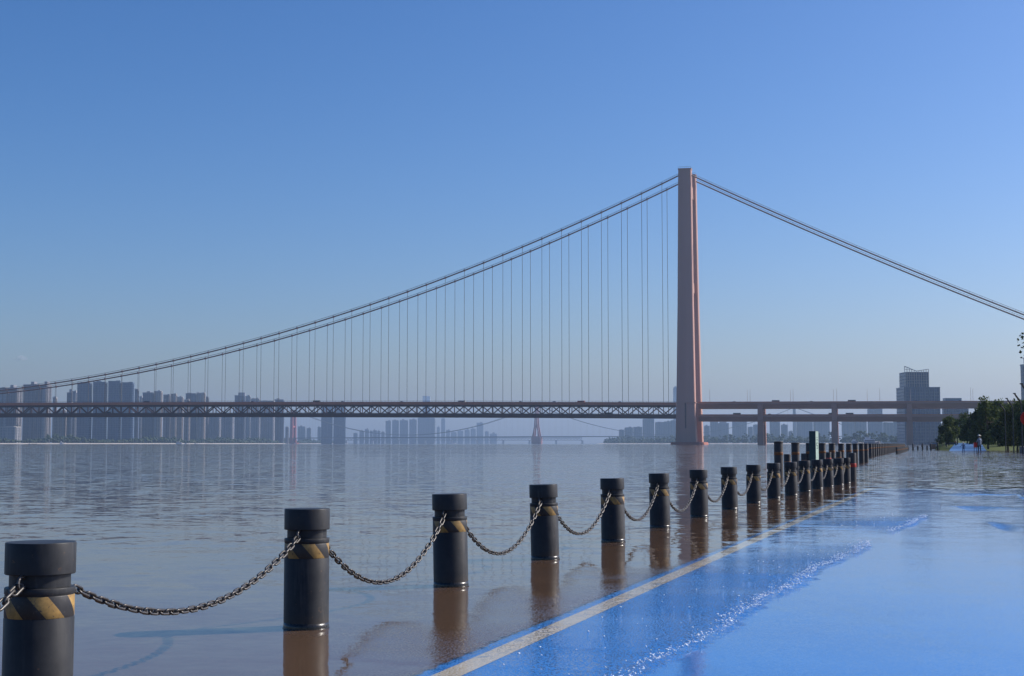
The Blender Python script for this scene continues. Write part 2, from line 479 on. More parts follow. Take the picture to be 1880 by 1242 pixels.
# blue cycle path ribbon and its white edge line
def ribbon(off0, off1, lift, name, mat, y1, y0=2.0):
    m = MB()
    Ys = [v for v in list(np.arange(2.0, 40, 0.5)) + list(np.arange(40, y1 + 0.1, 4.0)) if v >= y0]
    for Y in Ys:
        x = float(edge_x(Y))
        z = max(-float(path_depth(Y)), float(hA(Y)) + 0.03) + lift if Y > 40 else -float(path_depth(Y)) + lift
        m.v += [(x + off0, Y, z), (x + off1, Y, z)]
    for i in range(len(Ys) - 1):
        m.f.append((2 * i, 2 * i + 1, 2 * i + 3, 2 * i + 2))
    o = m.build(name, mat)
    o['kind'] = 'structure'
    return o
ribbon(0.03, 4.9, 0.0, 'cycle_path', M['bluepath'], 160)
ribbon(0.03, 4.9, 0.0, 'glare_toned_path', M['paleblue'], 332, 160.0)  # same blue path farther on, with its glare put into the colour
ribbon(0.105, 0.225, 0.003, 'path_edge_line', M['line'], 160)

# river sheet: a fine patch over the flooded path, flat sheets round it
WX0, WX1, WY0, WY1, DX = -6.0, 15.0, 2.0, 34.0, 0.05
fronts = []                                        # (pixels along the crest, width of the ruffled water behind it, strength)
def front(px, width, amp):
    pts, rq = [], random.Random(len(fronts) + 3)
    g = [gnd(*p) for p in px]
    for a, b in zip(g[:-1], g[1:]):                # break the crest line up into small lobes
        n = max(1, int((b - a).length / 0.16))
        sd_ = Vector((-(b - a).y, (b - a).x, 0)).normalized()
        for k in range(n):
            pts.append(a.lerp(b, k / n) + sd_ * rq.gauss(0, 0.028 * min(1.0, width)))
    fronts.append((pts + [g[-1]], width, amp))
front([(960, 1380), (1090, 1296), (1180, 1242), (1290, 1178), (1375, 1122), (1440, 1085), (1520, 1040), (1565, 1018), (1603, 996)], 1.05, 1.0)
front([(1640, 978), (1672, 966), (1690, 957), (1706, 947)], 0.9, 0.8)
front([(1740, 930), (1762, 931), (1786, 940)], 0.55, 1.0)
front([(1772, 912), (1800, 909), (1850, 910), (1885, 907)], 0.5, 1.0)
front([(1870, 912), (1890, 921), (1905, 930)], 0.5, 1.0)
front([(1812, 958), (1835, 970), (1858, 978)], 0.16, 0.9)
nx, ny = int((WX1 - WX0) / DX) + 1, int((WY1 - WY0) / DX) + 1
gx, gy = np.meshgrid(np.linspace(WX0, WX1, nx), np.linspace(WY0, WY1, ny))
H = np.zeros_like(gx)
CH = np.zeros_like(gx)
for pts, width, amp in fronts:
    best = np.full(gx.shape, 1e9); sgn = np.zeros_like(gx); tt = np.zeros_like(gx)
    L = [0.0]
    for a, b in zip(pts[:-1], pts[1:]): L.append(L[-1] + (b - a).length)
    for k, (a, b) in enumerate(zip(pts[:-1], pts[1:])):
        d = b - a; ln2 = d.x * d.x + d.y * d.y
        t = ((gx - a.x) * d.x + (gy - a.y) * d.y) / ln2
        tc = np.clip(t, 0, 1)
        dist = np.hypot(gx - a.x - tc * d.x, gy - a.y - tc * d.y)
        cr = d.x * (gy - a.y) - d.y * (gx - a.x)
        u = dist < best
        best[u] = dist[u]; sgn[u] = np.sign(cr)[u]; tt[u] = ((L[k] + tc * math.sqrt(ln2)) / L[-1])[u]
    taper = np.minimum(1, (1 - tt) * 2.2) * (np.minimum(1, tt * 4 + 0.15) if width < 1.2 else 1.0)
    wob = 1 + 0.35 * np.sin(gy * 3.1 + gx * 1.7) + 0.2 * np.sin(gy * 9.0)
    wd = width * (0.25 + 0.75 * taper)
    d = best * np.sign(sgn)
    left = d > -0.02
    rise = np.where(left, (1 - np.exp(-np.maximum(d, 0) / 0.035)) * 0.008 + np.minimum(np.maximum(d, 0), 0.55) * 0.016, 0)
    fade = np.exp(-(np.maximum(d, 0) / wd) ** 2)
    H += amp * taper * rise * fade * np.where(left, 1, 0)
    CH += np.where(left, 1, 0) * amp * taper * (0.95 * fade * np.clip(wob, 0.5, 1.4) + 0.6 * np.exp(-(d / 0.07) ** 2))
CH += np.where(gx > edge_x(gy), 0.09 * (1 - ss(22, 33, gy)), 0)   # thin film over the rough paint
dep = np.where(gx < edge_x(gy) + 0.03, 0.25, path_depth(gy))
vs = np.stack([gx, gy, H], -1).reshape(-1, 3)
idx = np.arange(nx * ny).reshape(ny, nx)
fs = np.stack([idx[:-1, :-1], idx[:-1, 1:], idx[1:, 1:], idx[1:, :-1]], -1).reshape(-1, 4)
base = len(vs)
# border vertices of the patch must not share a plane with the outer sheets: they only touch edge to edge
BIG = [(-30000, -3000), (30000, -3000), (30000, 44000), (-30000, 44000)]
outer = [(WX0, WY0), (WX1, WY0), (WX1, WY1), (WX0, WY1)]
allv = [tuple(p) for p in vs] + [(x, y, 0.0) for x, y in outer] + [(x, y, 0.0) for x, y in BIG]
allf = [tuple(int(i) for i in q) for q in fs]
o4, b4 = base, base + 4
for k in range(4):
    k2 = (k + 1) % 4
    allf.append((b4 + k, b4 + k2, o4 + k2, o4 + k))
me = bpy.data.meshes.new('river')
me.from_pydata(allv, [], allf)
at_d = me.attributes.new('depth', 'FLOAT', 'POINT')
at_c = me.attributes.new('chop', 'FLOAT', 'POINT')
at_k = me.attributes.new('calm', 'FLOAT', 'POINT')
CALM = ss(0.0, 1.2, gx - edge_x(gy)) * (1 - ss(25, 34, gy))
at_k.data.foreach_set('value', np.r_[CALM.reshape(-1), np.zeros(8)].astype(np.float32))
at_d = me.attributes['depth']; at_c = me.attributes['chop']
at_d.data.foreach_set('value', np.r_[dep.reshape(-1), np.full(8, 0.3)].astype(np.float32))
at_c.data.foreach_set('value', np.r_[CH.reshape(-1), np.zeros(8)].astype(np.float32))
me.materials.append(M['water'])
me.polygons.foreach_set('use_smooth', [True] * (len(allf) - 4) + [False] * 4)
me.update()
put('river', me)['kind'] = 'structure'

# white beads added to stand for sun glints along the crests
m = MB()
tmp = bmesh.new()
bmesh.ops.create_icosphere(tmp, subdivisions=1, radius=1.0)
ico_v = [v.co.copy() for v in tmp.verts]
ico_f = [tuple(v.index for v in f.verts) for f in tmp.faces]
tmp.free()
for fi, (pts, width, amp) in enumerate(fronts[:4]):
    tot = sum((b - a).length for a, b in zip(pts[:-1], pts[1:]))
    for a, b in zip(pts[:-1], pts[1:]):
        ln = (b - a).length
        nrm = Vector((-(b - a).y, (b - a).x, 0)).normalized()
        cnt = int(ln * (210 if fi < 2 else 16))
        for _ in range(cnt):
            q_ = random.random()
            if random.random() > 0.45 + 0.55 * math.sin((a.y + (b.y - a.y) * q_) * 5.3) ** 2: continue
            p = a.lerp(b, q_) + nrm * (abs(random.gauss(0.0, 0.05)) if random.random() > 0.06 else random.uniform(0, 0.7))
            r = random.choice([0.0015, 0.002, 0.0025, 0.003, 0.0045])
            sx, sy = random.uniform(0.8, 2.2), random.uniform(0.7, 1.3)
            c = Vector((p.x, p.y, 0.012 + random.uniform(0, 0.012)))
            m.add([c + Vector((v.x * r * sx, v.y * r * sy, v.z * r)) for v in ico_v], ico_f)
o = m.build('glint_beads', M['glint'], None, True)
tag(o, 'white beads standing for sun glints along the wave crests on the blue path', 'glint', kind='stuff')

# near land on the right: low grass bank, retaining wall
gxs, gys = np.arange(-10, 420, 2.0), np.arange(20, 760, 2.0)
X, Y = np.meshgrid(gxs, gys)
wl = X - WALL(Y)
hB = np.where(wl > 0, 0.5 + np.clip(wl - 4, 0, 60) * 0.055, -1.5)
hb2 = np.where(Y > 162, np.where(X > edge_x(Y) + 7, hA(Y) + np.clip(X - edge_x(Y) - 9, 0, 60) * 0.05, -1.5), hB)
Z = np.maximum(hA(Y), hb2)
Z = Z + 0.10 * np.sin(X * 0.21 + 1.3) * np.sin(Y * 0.13) * (Z > -0.3)
shoreL = np.where(Y < 230, RIVER_EDGE(Y) + 3.0, RIVER_EDGE(230.0) + 3 + (Y - 230) * 0.30)
Z = np.where(X < shoreL + 2, -1.6, Z)
onpath = (X > edge_x(Y) - 0.5) & (X < edge_x(Y) + 6.5) & (Y > 40)
Z = np.where(onpath, np.minimum(Z, np.maximum(-0.35, hA(Y) - 0.08)), Z)
Z = np.where(Z < -0.3, -1.6, Z)
idx = np.arange(X.size).reshape(X.shape)
fs = np.stack([idx[:-1, :-1], idx[:-1, 1:], idx[1:, 1:], idx[1:, :-1]], -1).reshape(-1, 4)
zf = Z.reshape(-1)
fs = fs[(zf[fs].max(1) > -1.5)]
me = bpy.data.meshes.new('grass_bank')
me.from_pydata(np.stack([X, Y, Z], -1).reshape(-1, 3).tolist(), [], fs.tolist())
me.materials.append(M['grass'])
me.polygons.foreach_set('use_smooth', [True] * len(me.polygons))
put('grass_bank', me)['kind'] = 'structure'

wr = empty('retaining_wall', (WALL(90.0), 90.0, 0))
tag(wr, 'low dark stone retaining wall along the flooded path at the right edge', 'wall')
for k, Yb in enumerate(np.arange(24.0, 160.0, 4.0)):
    d = Vector((0.32, 1, 0)).normalized()
    p = Vector((WALL(Yb), Yb, 0)) - Vector((WALL(90.0), 90.0, 0))
    mt = Matrix.Translation(p) @ Matrix.Rotation(-math.atan(0.32), 4, 'Z')
    MB().box(-0.22, 0.22, 0.01, 4.18, -0.3, 0.50 + 0.02 * math.sin(k * 2.1), mt).build('wall_block', M['wallstone'], wr)
    MB().box(-0.28, 0.28, 0.01, 4.18, 0.525, 0.62, mt).build('coping', M['wallstone'], wr)

# far banks
def bank(name, pts, z, mat, lift_edge=True):
    top = [Vector((x, y, z)) for x, y in pts]
    m = MB()
    m.add(top, [tuple(range(len(top)))])
    o = m.build(name, mat)
    o['kind'] = 'structure'
    return o
LB = [(-1750, 500), (-1500, 1640), (-1108, 2800), (-1037, 2900), (-827, 3150), (-718, 3700), (-690, 4300), (-800, 5100), (-760, 6000), (-800, 6900), (-760, 9000), (-500, 11000)]
RB = [(64, 232), (130, 420), (215, 700), (330, 1150), (520, 1700), (620, 2400), (480, 3300), (330, 4200), (290, 4700), (380, 5600), (520, 6900), (600, 9000), (500, 11000)]
bank('left_bank', LB + [(-500, 12500), (-9000, 12500), (-9000, 500)], 2.0, M['bankland'])
bank('right_bank', RB[2:] + [(500, 12500), (9000, 12500), (9000, 700)], 2.0, M['bankland'])
bank('far_bank', [(-500, 11000), (500, 11000), (700, 12500), (-700, 12500)], 1.5, M['bankland'])
m = MB()
for (x0, y0), (x1, y1) in zip(LB[:-3], LB[1:-2]):
    m.add([(x0 + 14, y0, 0.1), (x1 + 14, y1, 0.1), (x1, y1, 2.2), (x0, y0, 2.2)], [(0, 1, 2, 3)])
m.build('sandy_shore', M['sand'])['kind'] = 'structure'
m = MB()
for (x0, y0), (x1, y1) in zip(RB[5:-3], RB[6:-2]):
    m.add([(x0 - 14, y0, 0.1), (x1 - 14, y1, 0.1), (x1, y1, 2.2), (x0, y0, 2.2)], [(0, 3, 2, 1)])
m.build('right_shore', M['sand'])['kind'] = 'structure'

# ------------------------------------------------------------------ main suspension bridge
A = 0.256
Rv, Nv = Vector((math.cos(A), -math.sin(A), 0)), Vector((math.sin(A), math.cos(A), 0))
P0 = Vector((131.13, 1239.55, 0))                 # first hanger of the near cable plane
DT, HW = 20.5, 15.0                               # tower to first hanger, half cable spacing
ORG = P0 + Rv * DT + Nv * HW
BR = empty('suspension_bridge', ORG, -A)
tag(BR, 'long double-deck suspension bridge with a tall salmon tower crossing the river', 'bridge')
def loc_at(px, y_plane=-HW):                      # local x where the view through photo column px meets a bridge plane
    k = (px - 940.0) / F_PX
    o = ORG + Nv * y_plane
    return (k * o.y - o.x) / (Rv.x - k * Rv.y)
def z_at(py, lx, y_plane=-HW):
    p = ORG + Nv * y_plane + Rv * lx
    return at(940, py, p.y).z
SPAN = 1700.0
ZT = z_at(317, 0)                                 # cable height at the tower
lx0 = loc_at(0)
zl = z_at(717.5, lx0)
xm = -SPAN / 2
_k = (ZT - zl) / (xm ** 2 - (lx0 - xm) ** 2)
zm = ZT - _k * xm ** 2
def cable_z(x):
    if x <= 0: return zm + _k * (x - xm) ** 2
    zr = z_at(583 - 6, loc_at(1880))              # side span, slightly sagging
    xr = loc_at(1880)
    return ZT + (zr - ZT) * x / xr - 0.00022 * x * (xr - x) * 0.6
def deck_z(x):                                    # gentle camber, highest at midspan
    if x > 0: return z_at(740.5, 0) - 0.006 * x
    u = (x - xm) / xm
    zc = z_at(740.8, lx0)
    z0 = z_at(740.0, 0)
    u0 = (lx0 - xm) / xm
    c = (zc - z0) / (1 - u0 * u0)
    return z0 + c * (1 - u * u)

# tower legs (two towers; the far one stands beyond the frame)
ZD = deck_z(0)
def tower(x0):
    for s in (-1, 1):
        m = MB()
        prof = [(0.5, 8.9, 21.6, 4.7), (ZD - 14, 8.3, 21.3, 4.6), (ZD, 7.9, 20.9, 4.5), (120, 6.6, 18.6, 4.2), (ZT - 3, 5.6, 15.2, 4.0), (ZT + 2.0, 5.5, 15.1, 3.9)]
        rings = []
        for z, hx, cy, hy in prof:
            n = len(m.v)
            ch = 0.5
            m.v += [(x0 + a, s * cy + b, z) for a, b in ((-hx + ch, -hy), (hx - ch, -hy), (hx, -hy + ch), (hx, hy - ch), (hx - ch, hy), (-hx + ch, hy), (-hx, hy - ch), (-hx, -hy + ch))]
            rings.append(n)
        for a, b in zip(rings[:-1], rings[1:]):
            for k in range(8):
                m.f.append((a + k, a + (k + 1) % 8, b + (k + 1) % 8, b + k))
        m.f.append(tuple(rings[-1] + k for k in range(8)))
        leg = m.build('tower_leg', M['pier'], BR)
        MB().box(x0 - 5.8, x0 + 5.8, s * 15.1 - 4.2, s * 15.1 + 4.2, ZT + 2.0, ZT + 3.0).build('saddle_roof', M['pier'], leg)
        rl = MB()
        for a in np.linspace(-5.5, 5.5, 7):
            for b in (-4.0, 4.0):
                rl.box(x0 + a - .06, x0 + a + .06, s * 15.1 + b - .06, s * 15.1 + b + .06, ZT + 3.0, ZT + 4.3)
        for b in (-4.0, 4.0):
            rl.box(x0 - 5.6, x0 + 5.6, s * 15.1 + b - .07, s * 15.1 + b + .07, ZT + 4.3, ZT + 4.45)
        rl.build('roof_railing', M['steel'], leg)
        MB().box(x0 - 8.6, x0 + 8.6, s * 20.95 - 5.1, s * 20.95 + 5.1, ZD - 0.2, ZD + 0.35).build('walkway_ledge', M['pier'], leg)
        MB().box(x0 - 0.55, x0 + 0.55, s * 21.1 + s * 4.35, s * 21.1 + s * 4.95, 14, ZD - 0.5).build('drain_groove', M['groove'], leg)
    for zc, h, hy in ((222.0, 10.5, 13.5), (138.0, 9.0, 16.0), (15.0, 5.0, 19.0)):
        MB().frustum(zc - h / 2, (x0 - 3.6, x0 + 3.6, -hy, hy), zc + h / 2, (x0 - 3.4, x0 + 3.4, -hy, hy)).build('crossbeam', M['pier'], BR)
    MB().frustum(-3.5, (x0 - 13, x0 + 13, -31, 31), 2.2, (x0 - 12.2, x0 + 12.2, -30, 30)).build('pile_cap', M['cap'], BR)
tower(0.0)
tower(-SPAN)

# main cables, clamps, hand ropes, hangers
xs_main = [-DT - 18 * i for i in range(93)]
XA = 430.0
for s in (-1, 1):
    y = s * HW
    pts = [(x, y, cable_z(x)) for x in np.linspace(-SPAN, 0, 120)]
    mc = MB().path(pts, 0.62, 8).build('main_cable', M['cable'], BR, True)
    pts2 = [(x, y, cable_z(x)) for x in np.linspace(0, XA, 30)]
    mc2 = MB().path(pts2, 0.62, 8).build('side_cable', M['cable'], BR, True)
    rope = MB()
    for pp in (pts, pts2):
        for q in (-0.5, 0.5):
            rope.path([(a, b + q, c + 1.75) for a, b, c in pp], 0.09, 4)
    rope.build('hand_rope', M['hanger'], mc)
    clamp = MB().box(-0.55, 0.55, -0.85, 0.85, -0.95, 0.95).mesh('cable_clamp', M['cable'])
    hang = MB().path([(0, 0, 0), (0, 0, 1)], 0.19, 6).mesh('suspender', M['hanger'])
    for x in xs_main:
        zc = cable_z(x)
        zd = deck_z(x) + 0.6
        put('cable_clamp', clamp, mc, (x, y, zc))
        if zc - zd > 1.5:
            put('suspender', hang, BR, (x, y, zd), None, (1, 1, zc - zd))
    pm = MB()
    for x in list(xs_main) + list(np.arange(18, XA, 18)):
        zc = cable_z(x)
        for q in (-0.5, 0.5):
            pm.box(x - .07, x + .07, y + q - .07, y + q + .07, zc + .5, zc + 1.8)
    o = pm.build('rope_post', M['hanger'], mc)
    o['kind'] = 'stuff'
# anchorage block that takes the side cables
zA = cable_z(XA)
MB().frustum(-1, (XA - 8, XA + 62, -24, 24), zA + 5, (XA - 3, XA + 45, -21, 21)).build('anchorage', M['viaduct'], BR)

# stiffening truss with two decks
PAN = 9.0
def strip(name, x_list, prof, mat, parent):       # sweep a closed yz profile along the camber
    m = MB()
    n = len(prof)
    for x in x_list:
        z0 = deck_z(x)
        m.v += [(x, py, z0 + pz) for py, pz in prof]
    for i in range(len(x_list) - 1):
        for k in range(n):
            m.f.append((i * n + k, (i + 1) * n + k, (i + 1) * n + (k + 1) % n, i * n + (k + 1) % n))
    m.f.append(tuple(range(n))); m.f.append(tuple((len(x_list) - 1) * n + k for k in range(n))[::-1])
    return m.build(name, mat, parent)
def rect(y0, y1, z0, z1): return [(y0, z0), (y1, z0), (y1, z1), (y0, z1)]
xl = list(np.linspace(-SPAN + 9.5, -9.5, 90))
ud = strip('upper_deck', xl, rect(-16.2, 16.2, -1.15, -0.35), M['deck'], BR)
ld = strip('lower_deck', xl, rect(-14.1, 14.1, -11.6, -10.7), M['deck'], BR)
for s in (-1, 1):
    strip('upper_chord', xl, rect(s * HW - 0.7, s * HW + 0.7, -3.3, -1.16), M['steel'], BR)
    strip('lower_chord', xl, rect(s * HW - 0.7, s * HW + 0.7, -13.3, -10.0), M['steel'], BR)
    strip('fascia_panel', xl, rect(s * 16.45 - 0.22, s * 16.45 + 0.22, -2.2, 0.25), M['fascia'], ud)
    strip('top_rail', xl, rect(s * 16.4 - 0.10, s * 16.4 + 0.10, 1.1, 1.28), M['steel'], ud)
    pm = MB()
    for x in np.arange(-SPAN + 12, -10, 3.0):
        z = deck_z(x)
        pm.box(x - .06, x + .06, s * 16.4 - .06, s * 16.4 + .06, z + .25, z + 1.1)
    pm.build('rail_post', M['steel'], ud)['kind'] = 'stuff'
    strip('lower_rail', xl, rect(s * 13.9 - 0.1, s * 13.9 + 0.1, -9.7, -9.5), M['steel'], ld)
dg = [MB().beam((0, 0, -10.3), (PAN, 0, -3.0), 0.8, 0.85).mesh('diagonal', M['steel']), MB().beam((0, 0, -3.0), (PAN, 0, -10.3), 0.8, 0.85).mesh('diagonal', M['steel'])]
vt = MB().box(-0.3, 0.3, -0.32, 0.32, -10.1, -3.2).mesh('truss_post', M['steel'])
fl = MB().box(-0.45, 0.45, -14.2, 14.2, -2.6, -1.16).mesh('floor_beam', M['steel'])
restw = MB()
npan = int((SPAN - 20) / PAN)
for i in range(npan):
    x1 = -DT + 9 - PAN * i
    x0 = x1 - PAN
    if x0 < -SPAN + 10: break
    z = deck_z((x0 + x1) / 2)
    near_in_view = i < 82
    for s in (-1, 1):
        if near_in_view:
            put('diagonal', dg[i % 2], BR, (x0, s * HW, z))
            put('truss_post', vt, BR, (x1, s * HW, z))
        else:
            a, b = ((-10.3, -3.0), (-3.0, -10.3))[i % 2]
            restw.beam((x0, s * HW, z + a), (x0 + PAN, s * HW, z + b), .8, .85).box(x1 - .3, x1 + .3, s * HW - .32, s * HW + .32, z - 10.1, z - 3.2)
    if near_in_view and i % 2 == 0:
        put('floor_beam', fl, ud, (x1, 0, z))
restw.build('truss_web', M['steel'], BR)['kind'] = 'stuff'

# ------------------------------------------------------------------ approach viaduct on the right bank
VD = empty('approach_viaduct', ORG, -A)
tag(VD, 'double-deck salmon concrete approach viaduct on twin-leg piers right of the tower', 'viaduct')
def vz(x, py_top): return z_at(740.5, 0) - 0.004 * x
xv = list(np.linspace(9.5, 560, 40))
def vstrip(name, prof, mat, par=VD):
    m = MB()
    n = len(prof)
    for x in xv:
        z0 = vz(x, 0)
        m.v += [(x, py, z0 + pz) for py, pz in prof]
    for i in range(len(xv) - 1):
        for k in range(n):
            m.f.append((i * n + k, (i + 1) * n + k, (i + 1) * n + (k + 1) % n, i * n + (k + 1) % n))
    m.f.append(tuple(range(n))); m.f.append(tuple((len(xv) - 1) * n + k for k in range(n))[::-1])
    return m.build(name, mat, par)
g1 = vstrip('upper_girder', [(-12.5, -4.6), (12.5, -4.6), (15.2, -1.2), (16.2, -0.9), (16.2, 0.2), (-16.2, 0.2), (-16.2, -0.9), (-15.2, -1.2)], M['viaduct'])
g2 = vstrip('lower_girder', [(-12.0, -15.6), (12.0, -15.6), (14.4, -12.6), (15.4, -12.0), (15.4, -10.6), (-15.4, -10.6), (-15.4, -12.0), (-14.4, -12.6)], M['viaduct'])
for s in (-1, 1):
    vstrip('parapet', rect(s * 16.0 - 0.17, s * 16.0 + 0.17, 0.203, 1.1), M['fascia'], g1)
    vstrip('parapet', rect(s * 15.2 - 0.17, s * 15.2 + 0.17, -10.597, -9.7), M['fascia'], g2)
piers = [loc_at(p, -13.5) for p in (1395.5, 1531, 1669, 1806)]
piers.append(piers[-1] + 65); piers.append(piers[-1] + 65)
for x in piers:
    z0 = vz(x, 0)
    for s in (-1, 1):
        MB().frustum(-2.5, (x - 2.6, x + 2.6, s * 13.2 - 2.6, s * 13.2 + 2.6), z0 - 15.0, (x - 2.3, x + 2.3, s * 13.2 - 2.4, s * 13.2 + 2.4)).build('pier_leg', M['viaduct'], VD)
        MB().box(x - 2.1, x + 2.1, s * 14.6 - 2.3, s * 14.6 + 2.3, z0 - 14.8, z0 - 1.25).build('upper_pier_leg', M['viaduct'], VD)
    MB().box(x - 2.0, x + 2.0, -12.2, 12.2, z0 - 18.5, z0 - 15.62).build('pier_crossbeam', M['viaduct'], VD)
    MB().box(x - 1.9, x + 1.9, -12.2, 12.2, z0 - 7.5, z0 - 4.62).build('pier_crossbeam', M['viaduct'], VD)

# lamp columns on the viaduct
def bridge_lamp(px, yl, hgt, i):
    lx = loc_at(px, yl)
    p = ORG + Rv * lx + Nv * yl
    t = empty('street_lamp', (p.x, p.y, vz(lx, 0) + 0.2), -A)
    MB().path([(0, 0, 0), (0, 0, hgt)], [0.16, 0.10], 6).build('pole', M['stone'], t)
    MB().path([(0, 0, hgt), (0, -0.8 * np.sign(-yl) * -1, hgt + 0.5), (0, 1.9 * np.sign(-yl), hgt + 0.6)], 0.08, 5).build('arm', M['stone'], t)
    MB().box(-.2, .2, 1.3 * np.sign(-yl) - .5, 1.3 * np.sign(-yl) + .7, hgt + .5, hgt + .68).build('lamp_head', M['stone'], t)
    tag(t, '%s thin lamp column on the viaduct counting right from the salmon tower' % nth(i), 'street lamp', 'lamp columns on the viaduct')
lamps = [(1303, -14.5), (1372, 14.5), (1377, -14.5), (1451, 14.5), (1456, -14.5), (1530, 14.5), (1536, -14.5), (1592, 14.5), (1615, -14.5), (1671, 14.5), (1782, -14.5), (1786, 14.5)]
for i, (px, yl) in enumerate(lamps): bridge_lamp(px, yl, 11.2, i)

# vehicles crossing the bridge and viaduct
def vehicle(kind, mat):
    t = empty('van' if kind == 'van' else 'car', (0, 0, 0))
    if kind == 'van':
        MB().box(-3.2, 3.2, -1.0, 1.0, 0.4, 2.15).build('body', mat, t)
        for s in (-1, 1): MB().box(-2.4, 3.0, s * 1.012 - .01, s * 1.012 + .01, 1.2, 1.85).build('window_band', M['glass'], t)
        wx = (-2.0, 2.0)
    else:
        m = MB(); m.frustum(0.35, (-2.2, 2.2, -.88, .88), 0.95, (-2.15, 2.1, -.84, .84)); m.build('body', mat, t)
        MB().frustum(0.953, (-1.7, 1.0, -.8, .8), 1.5, (-1.2, 0.4, -.66, .66)).build('cabin', M['glass'], t)
        wx = (-1.35, 1.35)
    for a in wx:
        for s in (-1, 1):
            wm = MB().path([(a, s * .82 - .1, .34), (a, s * .82 + .1, .34)], .34, 10)
            wm.build('wheel', M['dark'], t)
    return t
vm = [M['white'], M['dark'], M['carpaint'], M['redhull'], M['stone']]
vdef = [(-60, 'upper', 'car', 1), (-95, 'upper', 'van', 3), (-118, 'upper', 'car', 0), (-150, 'upper', 'car', 2), (-205, 'upper', 'van', 4), (-262, 'upper', 'car', 1), (-318, 'upper', 'car', 0), (-344, 'upper', 'van', 1), (-410, 'upper', 'car', 3), (-475, 'upper', 'car', 1), (-520, 'upper', 'van', 2), (-600, 'upper', 'car', 0),
        (-70, 'lower', 'van', 1), (-180, 'lower', 'car', 1), (-330, 'lower', 'van', 2), (-560, 'lower', 'van', 1),
        (40, 'upper', 'car', 1), (75, 'upper', 'van', 2), (105, 'upper', 'car', 4), (138, 'upper', 'van', 1), (190, 'upper', 'car', 2), (225, 'upper', 'car', 1),
        (42, 'lower', 'van', 1), (70, 'lower', 'car', 2), (122, 'lower', 'van', 1), (136, 'lower', 'van', 2), (185, 'lower', 'car', 0)]
cn = {1: 'black', 0: 'white', 2: 'dark grey', 3: 'red', 4: 'pale grey'}
protos = {}
seen = {}
for lx, lev, kind, ci in vdef:
    key = (kind, ci)
    if key not in protos:
        t = protos[key] = vehicle(kind, vm[ci])
    else:
        t = copy_tree(protos[key])
    yl = random.choice((-11.0, -7.0)) if lev == 'upper' else -10.5
    z = (deck_z(lx) - 0.34 if lx < 0 else vz(lx, 0) + 0.21) if lev == 'upper' else (deck_z(lx) - 10.69 if lx < 0 else vz(lx, 0) - 10.59)
    p = ORG + Rv * lx + Nv * yl
    t.location = (p.x, p.y, z)
    t.rotation_euler = (0, 0, -A)
    where = 'left of the tower' if lx < 0 else 'on the viaduct right of the tower'
    k = (kind, ci, lev, lx < 0)
    seen[k] = seen.get(k, -1) + 1
    tag(t, '%s %s %s on the %s deck %s' % (nth(seen[k]), cn[ci], kind, lev, where), kind, 'vehicles crossing the bridge')

# ------------------------------------------------------------------ bollards and chains
BH, BRAD = 0.594, 0.1135
def lathe_part(prof, n=40): return MB().lathe(prof, n)
cap_me = lathe_part([(0.0, 0.490), (0.1115, 0.490), (BRAD, 0.4925), (BRAD, 0.5905), (0.1115, 0.594), (0.0, 0.5955)]).mesh('cap', M['bollard'], True)
shaft_me = [lathe_part([(0.1125, -0.25), (0.1125, 0.346), (0.1105, 0.349), (0.1105, 0.424), (0.1125, 0.427), (0.1125, 0.445), (0.1115, 0.4465), (0.0985, 0.4475), (0.0985, 0.4895)]).mesh('shaft', mm, True) for mm in (M['bollard'], M['bollard_b'])]
tape_me = lathe_part([(0.1108, 0.350), (0.1118, 0.352), (0.1118, 0.420), (0.1108, 0.422)]).mesh('hazard_tape', M['tape'], True)
wet_me = lathe_part([(0.1128, -0.05), (0.1145, 0.0), (0.1135, 0.012), (0.1128, 0.03)]).mesh('wet_foot', M['wet'], True)
men = MB()
ring = [(0.1145 + 0.0035 * math.cos(a), 0.001 + 0.0035 * math.sin(a)) for a in np.linspace(0, 2 * math.pi, 9)]
men.lathe(ring, 40)
men_me = men.mesh('water_collar', M['wet'], True)
eye = MB()
eye.path([(0.022 * math.cos(a), 0, 0.022 * math.sin(a)) for a in np.linspace(0, 2 * math.pi, 13)], 0.006, 6, False)
eye_me = eye.mesh('chain_eye', M['chain'], True)
def sharp(me, deg=35):
    bm = bmesh.new(); bm.from_mesh(me)
    for e in bm.edges:
        if len(e.link_faces) == 2 and e.calc_face_angle(0) > R(deg): e.smooth = False
    bm.to_mesh(me); bm.free()
for mm in (cap_me, shaft_me[0], shaft_me[1], tape_me): sharp(mm)

